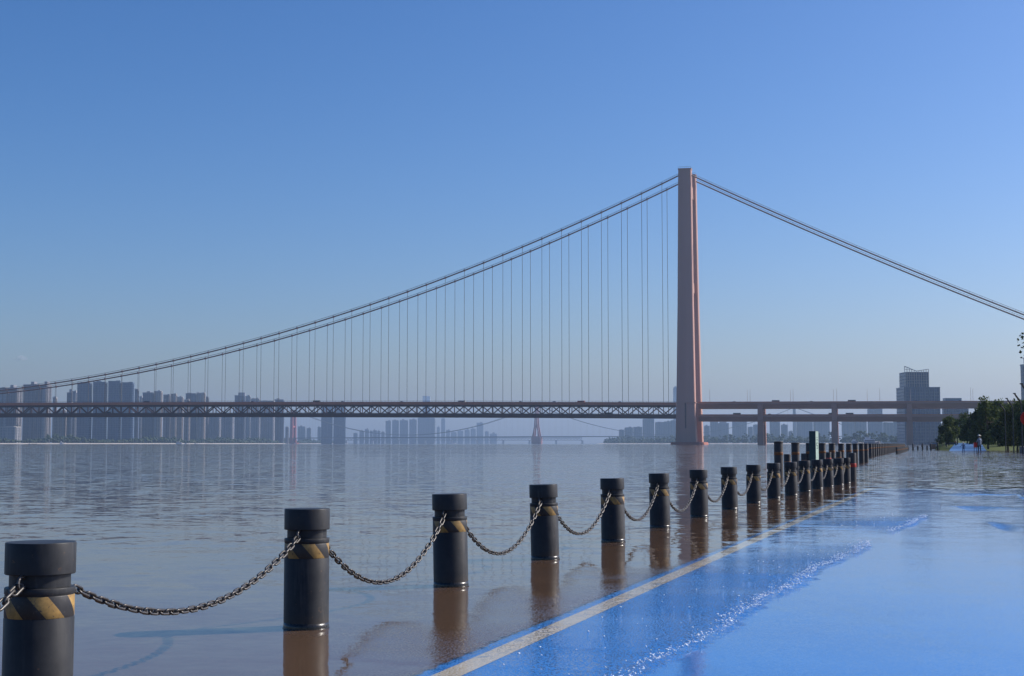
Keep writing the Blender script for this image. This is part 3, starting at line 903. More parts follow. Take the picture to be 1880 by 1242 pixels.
row = []                                           # (photo x, distance)
row.append((67, 4.80))
for px, by in ((562, 1155), (828, 1078), (1001, 1029), (1126, 997), (1212, 971), (1284, 952), (1340, 938), (1384, 926.5), (1421, 917.5)):
    row.append((px, gnd(px, by - 2).y))
row += [(1453, 25.6), (1478, 27.6), (1501, 29.2), (1521, 30.7), (1540, 32.0), (1553, 33.3)]
BP = [Vector((at(px, 815 + CAM_H * F_PX / Y, Y).x, Y, 0)) for px, Y in row]
def tilt(i): return (R(random.uniform(-0.5, 0.5)), R([0.0, -0.1, -1.2, -1.4, -0.7, -0.9, -0.6, -1.0][i] if i < 8 else random.uniform(-1.1, 0.3)), 0)
bol = []
rr = random.Random(3)
for i, p in enumerate(BP):
    t = empty('bollard', p, 0)
    t.rotation_euler = tilt(i)
    spin = rr.uniform(-0.25, 0.25) + 0.55
    put('shaft', shaft_me[i % 2], t)
    put('cap', cap_me, t)
    put('hazard_tape', tape_me, t, None, (0, 0, spin + rr.choice((0, .5, .9)) * (i > 3)))
    put('wet_foot', wet_me, t)
    put('water_collar', men_me, t)
    for q in (-1, 1):                              # eyes facing the neighbours along the row
        j = min(max(i + q, 0), len(BP) - 1)
        d = (BP[j] - p) if j != i else (p - BP[i - q])
        d.normalize()
        e = put('chain_eye', eye_me, t, (d.x * 0.112, d.y * 0.112, 0.466), (0, 0, math.atan2(d.y, d.x)))
    tag(t, '%s dark grey chained bollard with yellow and black tape, counting from the left edge' % nth(i), 'bollard', 'chained bollards in the flood')
    bol.append(t)

# chain link: a stadium ring
lk = MB()
PITCHL, WR = 0.046, 0.0052
prof = []
hl, hw = PITCHL / 2 + WR - 0.0115 + 0.004, 0.0115
for a in np.linspace(-math.pi / 2, math.pi / 2, 6): prof.append((hl + hw * math.cos(a), hw * math.sin(a)))
for a in np.linspace(math.pi / 2, 3 * math.pi / 2, 6): prof.append((-hl + hw * math.cos(a), hw * math.sin(a)))
n6 = 6
vs, fs = [], []
for i, (u, v) in enumerate(prof):
    p0, p1 = prof[i - 1], prof[(i + 1) % len(prof)]
    t2 = Vector((p1[0] - p0[0], p1[1] - p0[1], 0)).normalized()
    nn = Vector((t2.y, -t2.x, 0))
    for k in range(n6):
        a = 2 * math.pi * k / n6
        q = Vector((u, v, 0)) + nn * WR * math.cos(a) + Vector((0, 0, 1)) * WR * math.sin(a)
        vs.append(q)
L_ = len(prof)
for i in range(L_):
    for k in range(n6):
        fs.append((i * n6 + k, ((i + 1) % L_) * n6 + k, ((i + 1) % L_) * n6 + (k + 1) % n6, i * n6 + (k + 1) % n6))
lk.add(vs, fs)
link_me = lk.mesh('link', M['chain'], True)
def chain(p, q, sag, i, label):
    d = (q - p)
    span = d.length
    h = d.normalized()
    a = p + h * 0.130 + Vector((0, 0, 0.455))
    b = q - h * 0.130 + Vector((0, 0, 0.455))
    N = 200
    pts = []
    for k in range(N + 1):
        t = k / N
        pts.append(a.lerp(b, t) - Vector((0, 0, 4 * sag * t * (1 - t))))
    cum = [0.0]
    for u, v in zip(pts[:-1], pts[1:]): cum.append(cum[-1] + (v - u).length)
    n = max(3, int(round(cum[-1] / PITCHL)))
    step = cum[-1] / n
    t0 = empty('chain', p.lerp(q, 0.5), 0)
    tag(t0, label, 'chain', 'chains between the bollards')
    org = Vector(t0.location)
    for k in range(n):
        s = (k + 0.5) * step
        j = min(int(np.searchsorted(cum, s)), N)
        j = max(j, 1)
        tg = (pts[j] - pts[j - 1]).normalized()
        side = tg.cross(Vector((0, 0, 1))).normalized()
        up = side.cross(tg)
        mt = Matrix((tg, side, up)).transposed()
        mt = mt @ Matrix.Rotation(R(45 if k % 2 else -45) + random.uniform(-.25, .25), 3, 'X')
        put('link', link_me, t0, pts[j] - org, mt.to_euler())
sags = [0.215, 0.325, 0.325, 0.315, 0.31, 0.325, 0.30, 0.29, 0.28]
# the chain that leaves the frame on the left needs its own bollard beyond the frame
pL = BP[0] - (BP[1] - BP[0]) * 0.95
tL = copy_tree(bol[1]); tL.location = pL
tag(tL, 'dark grey chained bollard standing just beyond the left edge of the photo', 'bollard', 'chained bollards in the flood')
chain(pL, BP[0], 0.25, 0, 'chain end reaching the nearest bollard from the left edge')
for i in range(len(BP) - 1):
    chain(BP[i], BP[i + 1], sags[i] if i < len(sags) else 0.26, i, 'hanging iron chain between the %s and %s chained bollards from the left' % (nth(i), nth(i + 1)))

# tall plain posts along the river edge, low ones between them
def tall_me(r, h):
    return MB().lathe([(r, -0.27), (r, h - 0.02), (r * 0.94, h), (0, h + 0.004)], 20).mesh('shaft', M['post'], True)
TP = tall_me(0.125, 0.95); sharp(TP)
LP = tall_me(0.11, 0.594); sharp(LP)
bandT = MB().lathe([(0.1255, 0.60), (0.127, 0.602), (0.127, 0.685), (0.1255, 0.687)], 20).mesh('colour_band', M['band_orange'], True)
bandL = MB().lathe([(0.1105, 0.30), (0.112, 0.302), (0.112, 0.38), (0.1105, 0.382)], 20).mesh('colour_band', M['band_orange'], True)
bandR = MB().lathe([(0.1105, 0.30), (0.112, 0.302), (0.112, 0.38), (0.1105, 0.382)], 20).mesh('colour_band', M['band_red'], True)
capT = MB().lathe([(0.128, 0.925), (0.130, 0.93), (0.130, 0.965), (0.120, 0.975), (0, 0.978)], 20).mesh('cap', M['post'], True); sharp(capT)
def tall_post(px, Y, label, grp, top=None):
    p = at(px, 815 + CAM_H * F_PX / Y, Y)
    t = empty('tall_post', (p.x, Y, 0))
    put('shaft', TP, t); put('colour_band', bandT, t); put('cap', capT, t)
    if top: t.scale = (1, 1, top / 0.978)
    tag(t, label, 'post', grp)
def low_post(px, Y, label, grp, red=False):
    p = at(px, 815 + CAM_H * F_PX / Y, Y)
    t = empty('low_post', (p.x, Y, 0))
    put('shaft', LP, t); put('colour_band', bandR if red else bandL, t)
    tag(t, label, 'post', grp)
for i, (px, Y, top) in enumerate([(1430, 40, 0.985), (1461, 44, 0.955), (1487, 48, 0.945), (1510, 52, 0.945), (1528, 56, 0.94), (1545, 59.5, 0.93), (1559, 63, 0.93), (1571, 66, 0.93), (1582, 69, 0.93), (1590, 72, 0.93)]):
    tall_post(px, Y, '%s tall black post with an orange band behind the chained bollards, from the left' % nth(i), 'tall posts at the river edge', top)
for i, (px, Y, red) in enumerate([(1446, 44.5, False), (1477, 48, False), (1521, 55, True), (1540, 58.5, False)]):
    low_post(px, Y, '%s low black post half hidden behind the chained bollards, from the left' % nth(i), 'low posts behind the chain row', red)
p = Vector((at(1565, 815 + CAM_H * F_PX / 35.0, 35.0).x, 35.0, 0))
t = empty('low_post', p)
put('shaft', LP, t); put('colour_band', bandR, t); t.scale = (0.9, 0.9, 0.70 / 0.598)
tag(t, 'single black post with a red band standing at the end of the chained row', 'post')
for i in range(31):
    Y = 100 + 4.0 * i
    X = RIVER_EDGE(Y)
    t = empty('tall_post', (X, Y, 0)); put('shaft', TP, t); put('colour_band', bandT, t); put('cap', capT, t)
    t.scale = (1, 1, 0.94)
    tag(t, '%s post of the long dense far row along the river, from its near end' % nth(i), 'post', 'far row of posts at the river edge')
for i in range(14):
    Y = 130 + 4.0 * i
    X = RIVER_EDGE(Y) + 1.1
    t = empty('low_post', (X, Y, 0)); put('shaft', LP, t); put('colour_band', bandL, t)
    tag(t, '%s low post in front of the far post row, from its near end' % nth(i), 'post', 'low posts before the far row')

# green pillar behind the chained row
gp = at(1494.5, 846, 38.0)
t = empty('marker_pillar', (gp.x, 38.0, 0), R(-34))
zt = at(1494, 792, 38.0).z
MB().box(-.088, .088, -.10, .10, -0.27, zt).build('body', M['greens'], t)
MB().box(.0885, .094, -.095, .095, 0.1, zt - 0.004).build('sunlit_side', M['sunlit_green'], t)  # thin sheet that carries the painted sunlight on this face
tm = MB()
for (y0, y1, z0, z1) in ((-.05, .05, .93, .945), (-.05, -.035, .87, .93), (-.05, .05, .86, .874), (.035, .05, .80, .86), (-.04, .05, .79, .803), (-.03, .04, 1.02, 1.034), (-.01, .005, .99, 1.05), (-.04, .04, 1.08, 1.092)):
    tm.box(.0945, .0955, y0, y1, z0, z1)
tm.build('lettering', M['greens'], t)
tag(t, 'tall dark green square marker pillar with a lettered side face coloured pale as if sunlit', 'pillar')

# ------------------------------------------------------------------ farther bridges
# three-pylon suspension bridge
SB = empty('red_suspension_bridge', (0, 0, 0))
tag(SB, 'distant three-pylon suspension bridge seen under the main bridge deck', 'bridge')
PY = [at(538, 815, 5000), at(985.5, 815, 4850), at(1459, 815, 4700)]
def sb_z(p): return 27.0
dirs = [(PY[1] - PY[0]), (PY[2] - PY[1])]
ends = [PY[0] - dirs[0] * 0.30, PY[2] + dirs[1] * 0.30]
def frame(p, q):
    d = (q - p); d.z = 0; d.normalize()
    return d, Vector((-d.y, d.x, 0))
tops = []
for i, p in enumerate(PY):
    d, n = frame(PY[0], PY[2])
    mt = Matrix.Translation((p.x, p.y, 0)) @ Matrix((d, n, Vector((0, 0, 1)))).transposed().to_4x4()
    ztop = [118, 134, 120][i]
    mat = [M['redpylon'], M['brownpylon'], M['stone']][i]
    tops.append((p, ztop))
    for s in (-1, 1):
        if i == 1:
            for q in (-1, 1):
                m = MB()
                rows = [(0, 14.0), (24, 13.0), (30, 12.0), (45, 9.0), (60, 6.3), (85, 4.6), (ztop, 3.0)]
                for z, hx in rows:
                    th = 6.5 if z < 31 else 4.0
                    m.v += [mt @ Vector((q * hx - (q * th if q > 0 else 0) , s * 17 - 3, z)), mt @ Vector((q * hx + (th if q < 0 else 0), s * 17 - 3, z)), mt @ Vector((q * hx + (th if q < 0 else 0), s * 17 + 3, z)), mt @ Vector((q * hx - (q * th if q > 0 else 0), s * 17 + 3, z))]
                for r in range(len(rows) - 1):
                    for k in range(4): m.f.append((4 * r + k, 4 * r + (k + 1) % 4, 4 * r + 4 + (k + 1) % 4, 4 * r + 4 + k))
                m.f.append(tuple(4 * (len(rows) - 1) + k for k in range(4)))
                m.build('pylon_leg', mat, SB)
        else:
            off = 17
            m = MB().frustum(-2, (-5.5, 5.5, s * off - 4, s * off + 4), ztop, (-4.2, 4.2, s * (off - 2) - 3, s * (off - 2) + 3))
            m.v = [tuple(mt @ Vector(v)) for v in m.v]
            m.build('pylon_leg', mat, SB)
    if i == 1:
        m = MB().box(-15, 15, -24, 24, -2, 26); m.v = [tuple(mt @ Vector(v)) for v in m.v]; m.build('pylon_base', mat, SB)
    for zc in (ztop - 6, 60):
        m = MB().box(-2.6, 2.6, -14.5, 14.5, zc - 3, zc + 3); m.v = [tuple(mt @ Vector(v)) for v in m.v]; m.build('pylon_crossbeam', mat, SB)
    m = MB().box(-12, 12, -26, 26, -3, 4 if i != 1 else 2); m.v = [tuple(mt @ Vector(v)) for v in m.v]; m.build('pile_cap', mat, SB)
d, n = frame(PY[0], PY[2])
allp = [ends[0]] + PY + [ends[1]]
m = MB()
for p in allp:
    q = Vector((p.x, p.y, 0))
    zz = {0: 17.0, 1: 21.5}.get(allp.index(p), 26.0)
    m.v += [q - n * 18 + Vector((0, 0, zz - 2.8)), q + n * 18 + Vector((0, 0, zz - 2.8)), q + n * 18 + Vector((0, 0, zz)), q - n * 18 + Vector((0, 0, zz))]
for i in range(len(allp) - 1):
    for k in range(4): m.f.append((4 * i + k, 4 * i + 4 + k, 4 * i + 4 + (k + 1) % 4, 4 * i + (k + 1) % 4))
m.build('deck', M['oldsteel'], SB)
for s in (-1, 1):
    hang = MB()
    for i, (p, q) in enumerate(zip(allp[:-1], allp[1:])):
        za = 22 if i == 0 else tops[i - 1][1]
        zb = 24 if i == 3 else tops[i][1]
        pts = []
        for k in range(41):
            t_ = k / 40
            r = Vector((p.x, p.y, 0)).lerp(Vector((q.x, q.y, 0)), t_) + n * (15 * s)
            if i in (1, 2): z = za + (zb - za) * t_ - 4 * (0.5 * (za + zb) - 31) * t_ * (1 - t_)
            else: z = za + (zb - za) * t_
            pts.append(r + Vector((0, 0, z)))
            if i in (1, 2) and 0 < k < 40: hang.path([r + Vector((0, 0, 26)), r + Vector((0, 0, z))], 0.12, 3, False)
        MB().path(pts, 0.8, 6).build('main_cable', M['oldsteel'], SB)
    hang.build('hanger_set', M['oldsteel'], SB)['kind'] = 'stuff'

# older steel truss bridge far upstream
OB = empty('steel_truss_bridge', (0, 0, 0))
tag(OB, 'very distant grey truss bridge on stone piers low above the water', 'bridge')
YO = 6900.0
xo = [at(px, 815, YO).x for px in (636, 684, 732, 780.5, 828.5, 876, 924, 972, 1021, 1069)]
for i in range(len(xo) - 1):
    a, b = xo[i], xo[i + 1]
    MB().box(a, b, YO - 8, YO + 8, 29.0, 31.0).build('road_deck', M['oldsteel'], OB)
    tr = MB()
    k = 8
    for y in (YO - 7, YO + 7):
        tr.box(a, b, y - .6, y + .6, 16, 17.5).box(a, b, y - .6, y + .6, 27, 28.5)
        for j in range(k):
            u0, u1 = a + (b - a) * j / k, a + (b - a) * (j + 1) / k
            tr.beam((u0, y, 16.5), (u1, y, 27.5), 1.0, 1.3).beam((u0, y, 27.5), (u1, y, 16.5), 1.0, 1.3)
    tr.build('truss_span', M['oldsteel'], OB)
for x in xo:
    m = MB().frustum(-1, (x - 5, x + 5, YO - 12, YO + 12), 13, (x - 3.5, x + 3.5, YO - 10, YO + 10))
    m.box(x - 5.5, x + 5.5, YO - 11, YO + 11, 13, 15.9)
    m.build('stone_pier', M['stone'], OB)

# ------------------------------------------------------------------ city skyline
FM = {
 'grey': facade('grey_flats', (0.16, 0.145, 0.145), (0.04, 0.05, 0.07), 3.2, 4.6, 0.55, 0.5),
 'cream': facade('cream_flats', (0.33, 0.28, 0.24), (0.05, 0.05, 0.06), 3.2, 4.0, 0.5, 0.5),
 'pale': facade('pale_flats', (0.27, 0.27, 0.29), (0.06, 0.07, 0.09), 3.2, 3.6, 0.5, 0.5),
 'dark': facade('dark_blue_flats', (0.09, 0.10, 0.13), (0.03, 0.045, 0.075), 3.2, 4.8, 0.6, 0.55),
 'glass': facade('blue_glass', (0.09, 0.12, 0.17), (0.025, 0.055, 0.11), 4.0, 3.4, 0.8, 0.78, 0.12),
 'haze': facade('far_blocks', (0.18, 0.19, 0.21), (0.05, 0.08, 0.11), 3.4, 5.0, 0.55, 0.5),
}
M['trimpale'] = plain('pale_trim', (0.36, 0.34, 0.32), 0.8, 0, 0.08, 0.05)
M['trimgrey'] = plain('grey_trim', (0.22, 0.22, 0.24), 0.8, 0, 0.08, 0.05)
M['trimblue'] = plain('blue_glass_trim', (0.09, 0.13, 0.19), 0.3, 0, 0.08, 0.05)
BS = {}
def building(x0, x1, ytop, Y, style, label, steps=(), bays=None, depth=0.55, lit=None, mast=False, name='apartment_tower', group=None):
    a, b = at(x0, ytop, Y), at(x1, ytop, Y)
    W, Ht = b.x - a.x, a.z
    # a receding side face shows on the left part of the picture; keep the outline within x0..x1
    ang = math.atan2((x0 + x1) / 2 - 940, F_PX)
    D = max(8.0, W * depth)
    side = abs(math.tan(ang)) * D
    Wf = max(W - side, W * 0.6)
    t = empty(name, (a.x + Wf / 2 if ang < 0 else b.x - Wf / 2, Y + D / 2, 0))
    trim = M['trimblue'] if style == 'glass' else (M['trimpale'] if style in ('cream', 'pale') else M['trimgrey'])
    rs = random.Random(int(x0 * 13 + ytop))
    MB().box(-Wf / 2, Wf / 2, -D / 2, D / 2, 0, Ht).build('wall', FM[style], t)
    MB().box(-Wf / 2 - .5, Wf / 2 + .5, -D / 2 - .5, D / 2 + .5, Ht + .003, Ht + 1.6).build('parapet', trim, t)
    nb = bays if bays is not None else max(1, int(W / 11))
    for k in range(nb):
        u = -Wf / 2 + Wf * (k + 0.5) / nb
        bw = Wf / nb * rs.uniform(0.16, 0.34)
        MB().box(u - bw, u + bw, -D / 2 - 1.4, -D / 2 - 0.002, 2, Ht * rs.choice((0.985, 0.97, 0.985, 0.93))).build('balcony_bay', FM['pale'] if (style in ('cream', 'grey') and rs.random() < .55) else FM[style], t)
    ns = max(1, int(D / 14))
    for k in range(ns):
        v = -D / 2 + D * (k + 0.5) / ns
        bw = D / ns * 0.22
        q = 1 if ang < 0 else -1
        MB().box(q * (Wf / 2 + 0.002), q * (Wf / 2 + 1.4), v - bw, v + bw, 2, Ht * 0.98).build('side_bay', FM['cream'] if style == 'cream' else FM[style], t)
    # rooftop machine rooms, as photo pixels (x0, x1, ytop)
    lst = list(steps)
    if not lst:
        c = rs.uniform(0.3, 0.7)
        lst = [(x0 + (x1 - x0) * (c - .15), x0 + (x1 - x0) * (c + .15), ytop - rs.uniform(1.2, 2.8))]
    for (s0, s1, sy) in lst:
        p, q = at(s0, sy, Y), at(s1, sy, Y)
        cx = (p.x + q.x) / 2 - t.location.x
        hw = (q.x - p.x) / 2
        cx = max(-Wf / 2 + hw, min(Wf / 2 - hw, cx))
        MB().box(cx - hw, cx + hw, -D * .3, D * .3, Ht + 1.603, max(p.z, Ht + 2.6)).build('roof_block', trim if style != 'grey' else M['trimgrey'], t)
    if mast:
        MB().path([(0, 0, Ht + 1.6), (0, 0, Ht + 1.6 + mast)], [0.8, 0.2], 5).build('mast', M['trimgrey'], t)
    tag(t, label, 'building', group or 'skyline buildings')
    return t
L = building
# left bank, nearest the frame edge
L(-60, -14, 716, 3250, 'grey', 'grey apartment slab just beyond the left edge of the photo')
L(-12, 42, 713.5, 3200, 'grey', 'wide grey apartment slab at the left edge with a round roof tank', [(17, 23, 707), (1, 8, 711)], 5)
L(43, 95.5, 707.5, 3150, 'grey', 'broad dark slab with two roof boxes and a sunlit cream right edge', [(55, 61, 701), (80, 85, 700.5)], 5)
L(-8, 38, 785, 3090, 'pale', 'low pale block in front of the slabs at the left edge', (), 7)
L(97, 105, 731, 3450, 'cream', 'narrow cream tower right of the broad dark slab', [(98, 102, 728)], 1)
L(97.5, 123, 756, 3300, 'cream', 'cream striped block ending behind the bridge truss', (), 4)
L(123, 133, 722, 3300, 'dark', 'slim dark tower with a roof mast left of the blue glass complex', [(127, 131, 715)], 1, mast=8)
L(133, 141.5, 719.5, 3350, 'pale', 'slim pale tower touching the blue glass complex on its left', (), 2)
L(142, 170, 704, 3230, 'glass', 'leftmost block of the four blue glass towers', (), 4)
L(171, 198, 702.5, 3230, 'glass', 'second block from left of the four blue glass towers', (), 4)
L(199, 224, 701, 3230, 'glass', 'third and tallest block of the four blue glass towers', (), 3)
L(224.5, 247, 703.5, 3230, 'glass', 'rightmost block of the four blue glass towers', (), 3)
L(247.5, 255, 716, 3400, 'dark', 'thin dark tower right beside the blue glass complex', [(248, 251, 714)], 1)
L(256, 262, 729, 3600, 'pale', 'small pale block between two dark towers', (), 1)
L(262, 283, 722, 3550, 'dark', 'dark stepped tower left of a pale twin tower', [(269, 275, 718.7)], 3)
L(283, 298.5, 719.5, 3550, 'cream', 'pale sunlit-toned twin tower with a flat overhanging roof', (), 2)  # cream facade carries the sunlit tone of the right half
L(300, 313, 726, 3600, 'grey', 'grey tower with a slanted roof edge in the cream group', [(307, 311, 724)], 2)
L(313, 325, 724.5, 3650, 'cream', 'cream tower with two roof boxes in the cream group', [(319, 323, 722.5)], 2)
L(325, 337, 730, 3600, 'cream', 'shorter cream tower at the right of the cream group', (), 2)
L(338, 349, 735, 3500, 'cream', 'low cream tower left of the stepped dark block', (), 2)
L(341, 361, 723.5, 3800, 'dark', 'dark stepped block with a pale twin on its right', [(345, 352, 721.5)], 3)
L(361, 377.5, 722.5, 3800, 'cream', 'cream tower with a crenellated roof beside the dark stepped block', [(362, 365, 720.5), (371, 374, 721)], 3)
L(378, 383.5, 730, 3900, 'grey', 'thin grey tower right of the crenellated roof tower', (), 1)
L(383, 406, 765, 3950, 'pale', 'pale ribbed slab under the bridge deck, left of a pair', (), 4)
L(406, 430, 763, 3900, 'pale', 'pale ribbed slab under the bridge deck, right of a pair', (), 4)
L(431, 451, 727, 4050, 'dark', 'tall dark blue tower with a higher centre', [(438, 450, 721)], 3)
L(451, 460, 728, 4200, 'pale', 'pale slim tower right of the tall dark blue tower', [(454, 458, 725.5)], 1)
L(460, 478, 733, 4250, 'pale', 'pale flats with uneven roofs rising just above the deck', [(463, 467, 731), (470, 474, 730.5)], 3)
L(478, 505, 737, 4300, 'pale', 'long pale slab barely rising above the deck', (), 5)
L(504, 522, 734.5, 4350, 'dark', 'dark blue slab standing left of the red pylon', (), 3)
L(524, 530, 785, 4500, 'pale', 'small white tower close to the left of the red pylon', (), 1)
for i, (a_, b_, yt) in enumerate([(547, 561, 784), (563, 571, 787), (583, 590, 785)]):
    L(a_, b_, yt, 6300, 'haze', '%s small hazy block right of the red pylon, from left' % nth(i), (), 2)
L(590, 611, 742, 5300, 'glass', 'left tower of the hazy blue twin towers', (), 3)
L(612.5, 635, 743, 5300, 'glass', 'right tower of the hazy blue twin towers', (), 3)
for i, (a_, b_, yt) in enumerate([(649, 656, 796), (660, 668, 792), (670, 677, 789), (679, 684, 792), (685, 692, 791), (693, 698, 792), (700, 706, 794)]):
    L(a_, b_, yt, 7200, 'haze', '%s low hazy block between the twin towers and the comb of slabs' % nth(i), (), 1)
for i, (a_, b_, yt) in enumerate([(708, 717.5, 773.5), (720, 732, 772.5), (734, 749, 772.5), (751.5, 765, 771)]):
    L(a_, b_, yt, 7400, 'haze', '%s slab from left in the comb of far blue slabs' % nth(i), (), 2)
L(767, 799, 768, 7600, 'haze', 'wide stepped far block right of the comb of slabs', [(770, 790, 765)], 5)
lt = L(776, 790, 737, 8600, 'glass', 'distant landmark tower with a bright slanted crown above the deck', [(776, 780, 733)], 2, name='office_tower')
_W = at(790, 737, 8600).x - at(776, 737, 8600).x
_h = at(783, 737, 8600).z
cr = MB().add([(-_W / 2, -8, _h + 1.7), (_W / 2, -8, _h + 1.7), (_W / 2, -8, _h + 30), (-_W / 2, -8, _h + 32), (-_W / 2, 8, _h + 1.7), (_W / 2, 8, _h + 1.7), (_W / 2, 8, _h + 30), (-_W / 2, 8, _h + 32)], [(0, 1, 2), (0, 2, 3), (4, 6, 5), (4, 7, 6), (3, 2, 6, 7), (0, 3, 7, 4), (1, 5, 6, 2)])
cr.build('crown', M['white'], lt)
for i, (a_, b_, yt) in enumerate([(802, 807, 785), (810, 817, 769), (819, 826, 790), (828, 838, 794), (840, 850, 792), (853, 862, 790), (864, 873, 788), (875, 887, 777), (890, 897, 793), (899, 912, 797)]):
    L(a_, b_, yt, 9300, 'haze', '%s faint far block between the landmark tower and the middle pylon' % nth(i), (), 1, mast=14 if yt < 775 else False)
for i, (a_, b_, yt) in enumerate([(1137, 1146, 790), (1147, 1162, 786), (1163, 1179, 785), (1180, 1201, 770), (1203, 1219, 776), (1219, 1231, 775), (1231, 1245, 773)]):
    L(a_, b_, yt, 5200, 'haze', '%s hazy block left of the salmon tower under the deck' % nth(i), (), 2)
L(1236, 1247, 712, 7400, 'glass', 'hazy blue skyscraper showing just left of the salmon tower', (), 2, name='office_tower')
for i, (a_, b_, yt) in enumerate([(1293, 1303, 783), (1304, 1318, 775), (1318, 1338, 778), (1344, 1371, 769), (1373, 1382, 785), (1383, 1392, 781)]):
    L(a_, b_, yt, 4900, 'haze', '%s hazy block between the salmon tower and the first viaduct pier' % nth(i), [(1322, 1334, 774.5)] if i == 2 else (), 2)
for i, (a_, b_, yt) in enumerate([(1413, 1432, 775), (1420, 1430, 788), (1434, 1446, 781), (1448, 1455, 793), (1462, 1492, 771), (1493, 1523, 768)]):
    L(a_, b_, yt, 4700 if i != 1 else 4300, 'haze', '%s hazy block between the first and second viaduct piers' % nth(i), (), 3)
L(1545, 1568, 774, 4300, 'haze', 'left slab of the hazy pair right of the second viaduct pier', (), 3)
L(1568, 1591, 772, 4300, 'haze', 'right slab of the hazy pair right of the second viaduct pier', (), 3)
L(1592, 1620, 747, 4200, 'glass', 'pale blue block seen between the two viaduct decks', (), 4)
L(1621, 1640, 777, 3900, 'haze', 'hazy block left of the third viaduct pier', (), 2)
L(1640, 1662, 775, 3700, 'haze', 'hazy slab touching the third viaduct pier on its left', (), 3)
# big towers on the right bank
T1 = empty('office_tower', (at(1695, 815, 1750).x, 1750 + 18, 0))
tag(T1, 'tall blue office tower with an open lattice crown behind the viaduct', 'building')
X_ = lambda px: at(px, 815, 1750).x - T1.location.x
Z_ = lambda py: at(1695, py, 1750).z
MB().box(X_(1662), X_(1728), -18, 18, 0, Z_(712)).build('lower_block', FM['glass'], T1)
MB().box(X_(1661.5), X_(1728.5), -18.4, 18.4, Z_(712) + .003, Z_(711)).build('parapet', M['trimblue'], T1)
MB().box(X_(1667), X_(1709), -15, 15, Z_(711) + .003, Z_(683)).build('upper_block', FM['glass'], T1)
for k, px in enumerate(np.linspace(1664, 1726, 8)):
    MB().box(X_(px) - .5, X_(px) + .5, -18.9, -18.005, 2, Z_(712.5)).build('facade_fin', M['trimblue'], T1)
for px in np.linspace(1664.5, 1708.5, 11):         # lattice crown posts, V-shaped top line
    top = np.interp(px, [1664, 1686, 1708], [672.5, 681.5, 678.0])
    MB().box(X_(px) - .28, X_(px) + .28, -15.9, -15.3, Z_(711), Z_(top)).build('crown_post', M['trimpale'], T1)
for k in range(7):
    py = 674 + k * 5
    x1 = 1708 if py > 681 else np.interp(py, [672.5, 681.5], [1665, 1686])
    MB().box(X_(1664.3), X_(x1), -16.2, -15.91, Z_(py) - .22, Z_(py) + .22).build('crown_rail', M['trimpale'], T1)
m = MB()
for a_, b_ in (((1664.3, 672.5), (1686, 681.5)), ((1686, 681.5), (1708.5, 678))):
    m.beam((X_(a_[0]), -15.6, Z_(a_[1])), (X_(b_[0]), -15.6, Z_(b_[1])), .7, .7)
m.build('crown_edge', M['trimpale'], T1)
L(1729, 1778, 741, 1800, 'glass', 'wide low blue office block right of the lattice crown tower', [(1735, 1765, 731), (1731, 1772, 736)], 6, name='office_block')
T2 = L(1873, 1930, 671, 1500, 'glass', 'blue tower with a framed roof cut by the right edge', [(1890, 1920, 666)], 5, name='office_tower')
zt2 = at(1873, 671, 1500).z
m = MB()
w2 = 14.0
xl2 = at(1873, 671, 1500).x - T2.location.x
for k in range(6): m.box(xl2 + 2.0 + k * 5, xl2 + 2.6 + k * 5, -14, -13.4, zt2 + 1.65, zt2 + 7.0)
m.box(xl2 - 1.0, xl2 + 30, -14.3, -13.1, zt2 + 7.0, zt2 + 7.6)
m.build('roof_frame', M['trimgrey'], T2)

# far riverside woods: one mass of clumped foliage per bank
def woods(name, line, inland, n, hmin, hmax, label, seed, side):
    rg = random.Random(seed)
    m = MB()
    seg = list(zip(line[:-1], line[1:]))
    ln = [math.hypot(b[0] - a[0], b[1] - a[1]) for a, b in seg]
    for _ in range(n):
        k = rg.choices(range(len(seg)), ln)[0]
        a, b = seg[k]
        t_ = rg.random()
        off = side * (12 + inland * rg.random() ** 1.6)
        x, y = a[0] + (b[0] - a[0]) * t_ + off, a[1] + (b[1] - a[1]) * t_
        bump = 0.75 + 0.35 * math.sin(x * 0.02 + y * 0.013) + 0.2 * math.sin(y * 0.05)
        hh = rg.uniform(hmin, hmax) * bump
        r = rg.uniform(2.0, 4.2)
        for q in range(4):
            c = Vector((x + rg.uniform(-3, 3), y + rg.uniform(-3, 3), 2 + max(r, hh - rg.uniform(0, hh * 0.75))))
            rq = r * rg.uniform(0.6, 1.1)
            m.add([c + Vector((v.x, v.y, v.z * 0.85)) * rq * rg.uniform(0.7, 1.25) for v in ico_v], ico_f)
    o = m.build(name, M['fartrees'])
    tag(o, label, 'trees', kind='stuff')
woods('riverside_wood', LB[1:10], 70, 3200, 7, 15, 'hazy green strip of trees along the far left river bank', 5, -1)
woods('riverside_wood', RB[4:12], 110, 2600, 8, 20, 'hazy blue-green strip of trees along the far right river bank', 6, 1)

